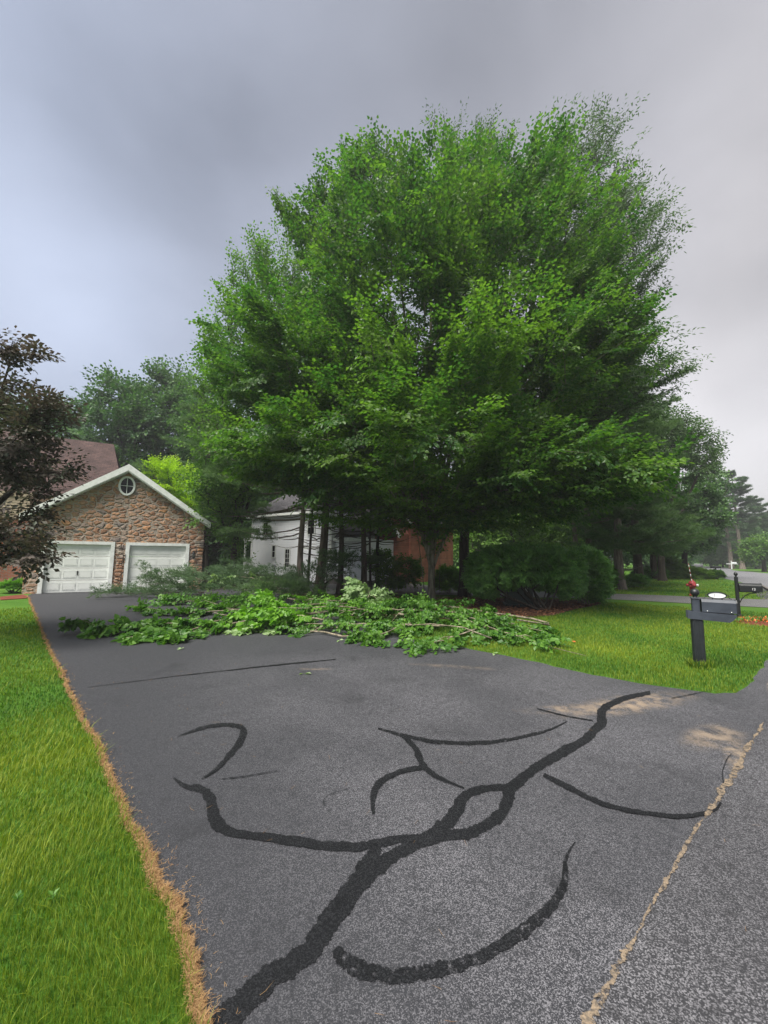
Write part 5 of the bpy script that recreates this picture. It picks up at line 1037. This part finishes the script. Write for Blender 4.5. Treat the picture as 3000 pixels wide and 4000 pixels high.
fallen('fallen_branch', 'thin leafy branch with an upturned tip, second from the front on the left', [(620, 1335, .2), (520, 1328, .16), (420, 1331, .1), (350, 1328, .12), (285, 1322, .22)], 30, .3, .12, f0=.25, width=.08, high=.08, seed=204)
fallen('fallen_branch', 'leafy branch with a pale exposed limb behind the upturned one', [(680, 1322, .2), (590, 1326, .12), (510, 1322, .06), (450, 1308, .12), (370, 1303, .12)], 34, .6, .14, f0=.55, width=.45, high=.22, seed=205)
fallen('fallen_branch', 'yellow-green leafy branch standing upright out of the pile', [(650, 1352, .1), (610, 1350, .3), (585, 1350, .5), (575, 1350, .65)], 30, .42, .13, 'leaf_fresh', f0=.15, width=.35, high=.2, seed=206, lift=.5)
fallen('fallen_branch', 'bright leafy branch in front of the upright yellow-green one', [(700, 1362, .25), (620, 1360, .35), (570, 1359, .22), (520, 1356, .15)], 44, .42, .15, 'leaf_fresh', f0=.1, width=.4, high=.22, seed=207)
fallen('fallen_branch', 'pale-leaved branch showing leaf undersides on top of the pile', [(760, 1345, .2), (785, 1338, .45), (800, 1330, .72), (780, 1328, .75)], 40, .5, .14, 'leaf_pale', f0=.2, width=.42, high=.25, seed=208, lift=.2)
fallen('fallen_branch', 'branch of upturned pale leaves lying low on the asphalt', [(760, 1362, .08), (680, 1362, .06), (600, 1360, .05), (530, 1362, .05)], 20, .5, .13, 'leaf_pale', f0=.3, width=.2, high=.04, seed=209)
for i, (lab, path, n_, wd, hi, lm) in enumerate((
    ('dense green branch forming the middle of the pile', [(960, 1348, .3), (860, 1350, .4), (760, 1352, .4), (660, 1350, .3)], 80, .6, .35, 'leaf_fallen'),
    ('dense green branch along the front edge of the pile', [(960, 1366, .15), (860, 1368, .2), (740, 1366, .2), (620, 1364, .15)], 70, .4, .22, 'leaf_fallen'),
    ('leafy branch at the back left of the pile, by the pine boughs', [(820, 1330, .3), (720, 1326, .4), (620, 1322, .4), (520, 1318, .3)], 64, .7, .4, 'leaf_fallen'),
    ('yellowish leafy branch at the back centre of the pile', [(900, 1335, .4), (820, 1332, .4), (720, 1334, .4), (640, 1332, .35)], 56, .6, .3, 'leaf_fresh'),
    ('dark green branch lying below the big trunk', [(1080, 1352, .3), (990, 1346, .4), (920, 1342, .45), (860, 1340, .35)], 76, .6, .35, 'leaf_fallen'),
    ('leafy branch crossing the right half of the pile', [(860, 1352, .3), (950, 1360, .35), (1040, 1366, .3), (1110, 1368, .2)], 74, .5, .25, 'leaf_fallen'),
    ('fan of leaves drooping onto the asphalt below the pale limb', [(960, 1350, .3), (890, 1366, .22), (830, 1380, .12), (782, 1388, .08)], 36, .3, .12, 'leaf_fallen'),
    ('fan of pointed leaves at the front of the pile, closest to the lawn corner', [(1080, 1368, .25), (1010, 1384, .18), (950, 1396, .10), (893, 1404, .06)], 32, .26, .12, 'leaf_fallen'),
    ('long leafy branch trailing onto the lawn', [(960, 1362, .3), (1040, 1374, .25), (1110, 1388, .15), (1175, 1400, .08)], 54, .32, .15, 'leaf_fallen'),
    ('leafy branch on the grass in front of the mulch', [(960, 1345, .3), (1050, 1352, .25), (1110, 1362, .15), (1180, 1374, .08)], 42, .35, .15, 'leaf_fallen'))):
    fallen('fallen_branch', lab, path, int(n_ * .62), .40, .105, lm, f0=.05, width=wd * .85, high=hi * .7, seed=220 + i)
def pole(label, path, r0, seed):
    q = np.array([(*gp(p[0], p[1]), p[2]) for p in path]); base = np.array([q[0][0], q[0][1], 0]); r = random.Random(seed)
    mb = MB(); n = len(q); mb.tube([tuple(p - base) for p in q], [.75 * r0 * (1 - .55 * i / (n - 1)) for i in range(n)], 8)
    o = mb.build('fallen_limb', M['wood_cut']); o.location = tuple(base); tag(o, label, 'branch', 'bare limbs in the pile')
pole('pale bare limb lying on the asphalt in front of the pile, cut end right', [(765, 1378, .04), (740, 1380, .05), (700, 1371, .06), (650, 1369, .07), (600, 1362, .1), (560, 1358, .12)], .035, 1)
pole('pale forked bare limb resting on the grass at the right end of the pile', [(1186, 1352, .06), (1150, 1348, .14), (1090, 1348, .25), (1040, 1350, .35), (980, 1362, .3)], .045, 2)
pole('second pale limb lying under the forked one', [(1186, 1354, .05), (1140, 1356, .16), (1080, 1357, .28), (1010, 1368, .22)], .035, 3)
pole('thin straight limb across the front right of the pile', [(1062, 1392, .12), (1000, 1384, .28), (930, 1380, .32), (880, 1376, .25)], .022, 4)
pole('curved pale limb low behind the longest branch', [(680, 1345, .1), (600, 1342, .05), (520, 1338, .04), (470, 1332, .08), (445, 1325, .12)], .03, 5)
pole('dark slanting limb above the longest branch', [(700, 1350, .3), (640, 1354, .3), (560, 1362, .28), (500, 1368, .22)], .03, 6)
pole('bare twig trailing furthest right on the grass', [(1180, 1402, .06), (1220, 1410, .04), (1265, 1420, .03)], .012, 7)
pole('arched pale limb beside the mulch behind the pile', [(830, 1318, .05), (790, 1312, .25), (745, 1312, .2), (700, 1310, .1), (650, 1300, .25)], .03, 8)
pole('pale limb on top of the middle of the pile', [(770, 1352, .45), (720, 1352, .5), (660, 1354, .45), (600, 1358, .5)], .022, 9)
# cut pine boughs by the garage
for i, (lab, path, n_, wd, hi) in enumerate((
    ('low pine bough lying flat before the right garage door', [(440, 1290, .2), (370, 1288, .15), (300, 1288, .12), (255, 1288, .12)], 34, .5, .2),
    ('upright feathery pine bough against the right garage door', [(400, 1284, .1), (370, 1283, .5), (330, 1283, .75), (320, 1283, 1.15)], 16, .4, .2),
    ('big heap of pine boughs between garage and pile, left part', [(560, 1300, .3), (480, 1296, .6), (420, 1292, .7), (370, 1290, .5)], 62, .9, .5),
    ('big heap of pine boughs between garage and pile, right part', [(660, 1300, .4), (600, 1296, .8), (540, 1292, .95), (480, 1290, .8)], 70, .9, .5),
    ('dark pine bough lying at the foot of the pine trunks', [(720, 1300, .2), (660, 1300, .4), (600, 1302, .5), (560, 1304, .4)], 40, .7, .3))):
    fallen('pine_bough', lab, path, int(n_ * 1.5), .75, .15, 'needle_cut' if i != 4 else 'needle', f0=.0, width=wd, high=hi, seed=250 + i, tmpl=T_NEED, shape=NEEDLE, lift=.15, wood='bark_pine', group='cut pine boughs on the driveway')
fallen('fallen_branch', 'leafy branch with white-backed leaves on top of the pine heap', [(600, 1300, .5), (560, 1298, .8), (510, 1296, .9), (470, 1294, .8)], 22, .5, .13, 'leaf_pale', f0=.1, width=.4, high=.2, seed=260)
for i, (px, py, lab) in enumerate(((733, 1385, 'pale curled leaf on the asphalt just below the cut limb'), (394, 1403, 'small white leaf on the asphalt under the longest branch'), (657, 1457, 'oak leaf lying on the drive beside the long thin crack'), (1090, 1388 + 4, 'tan leaf on the grass edge at the right end of the pile'), (1237, 1388, 'orange-brown leaf on the lawn right of the pile'), (1070, 1414, 'green leaf on the asphalt near the lawn edge'))):
    p = gp(px, py); r = np.random.default_rng(300 + i); n = 3
    o = link('fallen_leaf', leafmesh('fallen_leaf', r.normal(size=(n, 3)) * .02 * [1, 1, 0] + [0, 0, .02], r.normal(size=(n, 3)) * [1, 1, .2], np.array([[0, 0, 1.]] * n) + r.normal(size=(n, 3)) * .3, np.full(n, .09), OVAL, np.array([.2, .6, .9])), None, M['leaf_pale'] if i in (0, 1, 2, 5) else M['flower'] if i == 4 else M['wood_cut'])
    o.location = (p[0], p[1], .004); tag(o, lab, 'leaf', 'leaves scattered round the pile')

# ------------------------------------------------------------------ grass, litter
M['grass_blade'] = leafmat('grass_blade', (.034, .115, .012), (.225, .275, .026), .35, .55, .25)
M['litter'] = leafmat('litter', (.19, .10, .045), (.40, .26, .13), .15, .8, .1)
M['litter_red'] = leafmat('litter_red', (.10, .045, .028), (.30, .14, .08), .1, .8, .1)
M['thatch'] = mat('thatch', (.10, .055, .03), .95, .1, noise=(45, (.26, .15, .075), 4), bump=(80, 1., .02))
def patch(x, y, s_, sd_):
    r = np.random.default_rng(sd_); v = 0
    for k in range(7):
        a = r.random() * 6.283; f = s_ * (.6 + 1.8 * r.random()); v = v + np.sin((x * math.cos(a) + y * math.sin(a)) * f + r.random() * 6.283 + 1.2 * np.sin((x * math.sin(a) - y * math.cos(a)) * f * .6))
    return v / 7 ** .5 / 1.4
def blades(name, polys, K, d0, d1, a0, a1, h, seed, m, cap=15000, wk=.0010, wmin=.0022, label=None, lean=.35, yellow=0., excl=None):
    r = np.random.default_rng(seed); n = int(K * (a1 - a0) * math.log(d1 / d0)); d = d0 * (d1 / d0) ** r.random(n); a = a0 + (a1 - a0) * r.random(n)
    keep = r.random(n) < np.minimum(1, cap * d * d / K); d, a = d[keep], a[keep]; x, y = d * np.sin(a), d * np.cos(a); k = np.zeros(len(x), bool)
    for pl_ in polys: k |= inpoly(x, y, pl_)
    for pl_ in (excl or []): k &= ~inpoly(x, y, pl_)
    x, y, d = x[k], y[k], d[k]; n = len(x); wd = np.maximum(wmin, wk * d) * (.7 + .6 * r.random(n)); pt = patch(x, y, 2.2, 5); pt2 = patch(x, y, .9, 9)
    H = h * (.45 + .75 * r.random(n)) * (1 + .22 * pt); az = r.random(n) * 6.283; comb = patch(x, y, 3., 31) * 2.5
    ln = (lean * (.3 + r.random(n)))[:, None] * np.stack([np.cos(az) + .3 * np.cos(comb), np.sin(az) + .3 * np.sin(comb)], 1); rt = az + 1.57
    W = np.stack([np.cos(rt), np.sin(rt)], 1) * wd[:, None] / 2; B = np.stack([x, y], 1)
    m1 = B + ln * H[:, None] * .45; tp = B + ln * H[:, None] * 1.25
    z0 = np.zeros((n, 1)); V = np.stack([np.hstack([B - W, z0]), np.hstack([B + W, z0]), np.hstack([m1 + W * .85, H[:, None] * .6]), np.hstack([m1 - W * .85, H[:, None] * .6]), np.hstack([tp, H[:, None]])], 1)
    F = (np.arange(n)[:, None, None] * 5 + np.array([(0, 1, 2), (0, 2, 3), (3, 2, 4)])[None]).reshape(-1, 3)
    tn = np.clip(.44 + .38 * pt2 + .20 * pt + .24 * r.normal(size=n) + yellow, 0, 1)
    o = link(name, npmesh(name, V.reshape(-1, 3), F, np.repeat(tn, 3)), None, m); o['kind'] = 'stuff'
    if label: o['label'] = label
    return o
lawnL = [(-30, -3)] + left_edge[::-1] + [(-16.5, 17.0), (-30, 17)]
blades('grass', [lawnL], 90000, .75, 17, R(-62), R(-5), .055, 401, M['grass_blade'], 20000, .0011)
blades('grass', [lawnL], 7000, .75, 9, R(-62), R(-5), .078, 404, M['grass_blade'], 1500, .0009, lean=.9, yellow=.1)
bedge = g([(1240, 1318), (1300, 1306)]); nearpath = g([(1300, 1300), (1420, 1302), (1560, 1310), (1659, 1315)])
lawnR = [p for p in right_edge[len(right_edge) // 3:]] + street_edge + [(17, 17)] + nearpath[::-1] + bedge[::-1] + g([(1190, 1331), (1080, 1336), (980, 1338), (940, 1350), (900, 1375)])
blades('grass', [lawnR], 120000, 5, 19, R(0), R(47), .055, 402, M['grass_blade'], 6000, .0010, yellow=.06, lean=.3)
lawnF = g([(1659, 1296), (1560, 1292), (1420, 1286), (1260, 1281), (1300, 1255), (1420, 1240), (1540, 1252), (1590, 1258), (1659, 1278)])
blades('grass', [lawnF], 60000, 16, 48, R(15), R(48), .06, 403, M['grass_blade'], 3000, .0009, yellow=.0, lean=.2)
# dead thatch and needles along the left edge of the drive
le = np.array(left_edge); r = np.random.default_rng(8)
seg = np.linalg.norm(np.diff(le, axis=0), axis=1); cum = np.concatenate([[0], np.cumsum(seg)])
def along(s_):
    i = np.clip(np.searchsorted(cum, s_) - 1, 0, len(le) - 2); u = (s_ - cum[i]) / seg[i]; return le[i] + (le[i + 1] - le[i]) * u[:, None]
ss = np.arange(0, cum[-1] - .05, .03); cpt = along(ss); td_ = norm(np.gradient(cpt, axis=0)); sm = np.stack([np.convolve(td_[:, 0], np.ones(15) / 15, 'same'), np.convolve(td_[:, 1], np.ones(15) / 15, 'same')], 1); sm = norm(sm); nn = np.stack([-sm[:, 1], sm[:, 0]], 1)
wv = .004 + .012 * patch(ss, ss * 0, 3.5, 44) + .02 * patch(ss, ss * 0, 14., 45) + .012 * r.normal(size=len(ss)); dcam = np.linalg.norm(cpt, axis=1); wv = np.maximum(wv, .002)
wi = .020 + .010 * patch(ss, ss * 0, 6., 46)
Va = np.concatenate([np.hstack([cpt - nn * -wv[:, None], np.full((len(ss), 1), .012)]), np.hstack([cpt - nn * wi[:, None], np.full((len(ss), 1), .014)])]); k = len(ss)
th = link('thatch_edge', npmesh('thatch_edge', Va, [(i, i + 1, k + i + 1, k + i) for i in range(k - 1)]), None, M['thatch']); th['kind'] = 'stuff'
def needles(name, x, y, z, L, m, seed, wd=.0016, flat=.25):
    r = np.random.default_rng(seed); n = len(x); a = r.random(n) * 6.283; D = np.stack([np.cos(a), np.sin(a), flat * np.abs(r.normal(size=n))], 1); P = np.stack([x, y, z], 1)
    B = np.stack([-np.sin(a), np.cos(a), a * 0], 1) * wd[:, None] * .5; C = P + D * L[:, None] * .5 + r.normal(size=(n, 3)) * [.004, .004, .001]; T = P + D * L[:, None]
    V = np.stack([P - B, P + B, C + B, C - B, T], 1); F = (np.arange(n)[:, None, None] * 5 + np.array([(0, 1, 2), (0, 2, 3), (3, 2, 4)])[None]).reshape(-1, 3)
    o = link(name, npmesh(name, V.reshape(-1, 3), F, np.repeat(r.random(n), 3)), None, m); o['kind'] = 'stuff'; return o
n = 60000; s_ = cum[-1] * (1 - r.random(n) ** .0) if False else None
wgt = 1 / np.maximum(dcam, 1.2) ** 1.3; cw = np.cumsum(wgt); si = np.searchsorted(cw / cw[-1], r.random(n)); si = np.clip(si, 0, len(ss) - 1)
off = np.where(r.random(n) < .97, -wi[si] + (wi[si] + wv[si]) * r.random(n), wv[si] + np.abs(r.normal(size=n)) * .05)
q = cpt[si] + nn[si] * off[:, None] + r.normal(size=(n, 2)) * .01; dq = np.linalg.norm(q, axis=1)
needles('needle_litter', q[:, 0], q[:, 1], .012 + .02 * r.random(n), .012 + .02 * r.random(n), M['litter'], 9, np.maximum(.0016, .0008 * dq))
n = 420; q = np.stack([-4.5 + 9 * r.random(n), 1.4 + 5.5 * r.random(n) ** 1.5], 1); kk = inpoly(q[:, 0], q[:, 1], drive_poly); q = q[kk]; n = len(q); dd = np.linalg.norm(q, axis=1); left_bias = r.random(n) < np.exp(-np.maximum(q[:, 0] + .55 * q[:, 1] + .6, 0) * .7) + .06; q = q[left_bias]; dd = dd[left_bias]; n = len(q)
needles('needle_litter', q[:, 0], q[:, 1], .008 + .004 * r.random(n), .035 + .05 * r.random(n), M['litter'], 10, np.maximum(.0012, .0004 * dd), .03)
# brown leaves on the mulch
mp_poly = g(MUL); xs = [p[0] for p in mp_poly]; ys = [p[1] for p in mp_poly]; n = 16000; x = min(xs) + (max(xs) - min(xs)) * r.random(n); y = min(ys) + (max(ys) - min(ys)) * r.random(n); kk = inpoly(x, y, mp_poly); x, y = x[kk], y[kk]; n = len(x)
a = r.random(n) * 6.283
o = link('leaf_litter', leafmesh('leaf_litter', np.stack([x, y, .012 + .05 * r.random(n)], 1), np.stack([np.cos(a), np.sin(a), .3 * r.normal(size=n)], 1), np.stack([.3 * r.normal(size=n), .3 * r.normal(size=n), np.ones(n)], 1), .05 + .06 * r.random(n), OVAL, r.random(n)), None, M['litter_red']); o['kind'] = 'stuff'
# red mulch and orange plants by the second mailbox; brick strip by the garage
def mound(name, label, cat, pts, h, m):
    c = np.mean(np.array(pts), axis=0); V = [(c[0], c[1], h)]; n = len(pts)
    for f_, hh in ((.55, h * .85), (.85, h * .4), (1., 0.)): V += [(c[0] + (p[0] - c[0]) * f_, c[1] + (p[1] - c[1]) * f_, hh) for p in pts]
    F = [(0, 1 + i, 1 + (i + 1) % n) for i in range(n)]
    for k in range(2): F += [(1 + k * n + i, 1 + k * n + n + i, 1 + k * n + n + (i + 1) % n, 1 + k * n + (i + 1) % n) for i in range(n)]
    mb = MB(); mb.add(V, F, True); o = mb.build(name, m); return o
mo = mound('red_mulch_bed', None, None, wiggle(g([(1585, 1340), (1610, 1334), (1640, 1333), (1700, 1338), (1720, 1350), (1690, 1356), (1640, 1352), (1600, 1348), (1585, 1340)])[:-1], .03, .4, r1), .06, M['red_mulch']); mo['kind'] = 'structure'
fl = gp(1632, 1344); n = 260; r = np.random.default_rng(12)
pt_ = np.stack([fl[0] + .30 * r.normal(size=n), fl[1] + .16 * r.normal(size=n), .03 + .07 * r.random(n)], 1)
fp = thing('flower_plant', 'low orange-red flowering plant on red mulch beside the black mailbox', 'flower plant', (fl[0], fl[1], 0))
link('petals', leafmesh('petals', pt_ - [fl[0], fl[1], 0], r.normal(size=(n, 3)) + [0, 0, .5], r.normal(size=(n, 3)) + [0, 0, 1.], 0.05 + .04 * r.random(n), OVAL, r.random(n)), fp, M['flower'])
link('stems', leafmesh('stems', (pt_ - [fl[0], fl[1], 0]) * [1, 1, 0] + [0, 0, .03], r.normal(size=(n, 3)) * .4 + [0, 0, 1], r.normal(size=(n, 3)) + [0, 0, .1], .08 + .08 * r.random(n), LANCE, r.random(n)), fp, M['leaf_bush'])
polysheet('brick_strip', g([(0, 1297), (0, 1290), (50, 1285), (60, 1289), (58, 1293)]), .02, M['red_mulch'])
# round stone-like planter far along the lawn edge
M['far_roof'] = mat('far_roof', (.12, .12, .13), .8)
p = gp(1507, 1228); pt = thing('planter', 'small round dark planter by the far road edge', 'planter', (p[0], p[1], 0), 0)
MB().lathe([(.7, 0), (.95, .5), (.85, .95), (.6, 1.0), (.0, .9)], (0, 0, 0), 12).build('pot', M['far_roof'], pt)
n = 60; r = np.random.default_rng(77); link('plant', leafmesh('plant', r.normal(size=(n, 3)) * .3 + [0, 0, .9], r.normal(size=(n, 3)) + [0, 0, 1], r.normal(size=(n, 3)), .3 + .2 * r.random(n), OVAL, r.random(n)), pt, M['leaf_back'])

# ------------------------------------------------------------------ humid air
hz = MB().box(-160, 160, -12, 260, -1.5, 32).build('haze', None); hz['kind'] = 'stuff'; hz.data.materials.clear()
hm = bpy.data.materials.new('haze'); hm.use_nodes = True; t = hm.node_tree; t.nodes.clear(); ho = N('ShaderNodeOutputMaterial', t); pv = N('ShaderNodeVolumePrincipled', t)
pv.inputs['Color'].default_value = (.93, .95, 1, 1); pv.inputs['Density'].default_value = .0011; pv.inputs['Anisotropy'].default_value = .2; t.links.new(pv.outputs[0], ho.inputs['Volume']); hz.data.materials.append(hm)

# ------------------------------------------------------------------ weeds
for i, (px, py, lab, n_) in enumerate(((36, 1961, 'pale broad-leaved weed in the left lawn, nearer the picture edge', 6), (112, 1959, 'smaller broad-leaved weed in the left lawn, nearer the driveway', 5))):
    p = gp(px, py); r = np.random.default_rng(500 + i); a = np.arange(n_) * 6.283 / n_ + r.random(n_); root = thing('weed', lab, 'weed', (p[0], p[1], 0), 0, 'broad-leaved weeds in the left lawn')
    link('leaves', leafmesh('leaves', np.stack([a * 0, a * 0, .035 + .02 * r.random(n_)], 1), np.stack([np.cos(a), np.sin(a), .55 + .4 * r.random(n_)], 1), np.stack([a * 0, a * 0, a * 0 + 1], 1) - .3 * np.stack([np.cos(a), np.sin(a), a * 0], 1), .026 + .014 * r.random(n_), OVAL, r.random(n_)), root, M['leaf_fallen'])
    MB().tube([(0, 0, 0), (0, 0, .05)], .002, 5).build('stem', M['leaf_bush'], root)
n = 260; r = np.random.default_rng(90); a = r.random(n) * 6.283; q = .10 + .07 * r.random(n)
tf = link('post_grass', leafmesh('post_grass', np.stack([m1[0] + q * np.cos(a), m1[1] + q * np.sin(a), a * 0], 1), np.stack([.35 * r.normal(size=n), .35 * r.normal(size=n), np.ones(n)], 1), r.normal(size=(n, 3)), .09 + .08 * r.random(n), (LANCE[0] * [1, .45, 1], LANCE[1]), r.random(n)), None, M['grass_blade']); tf['kind'] = 'stuff'
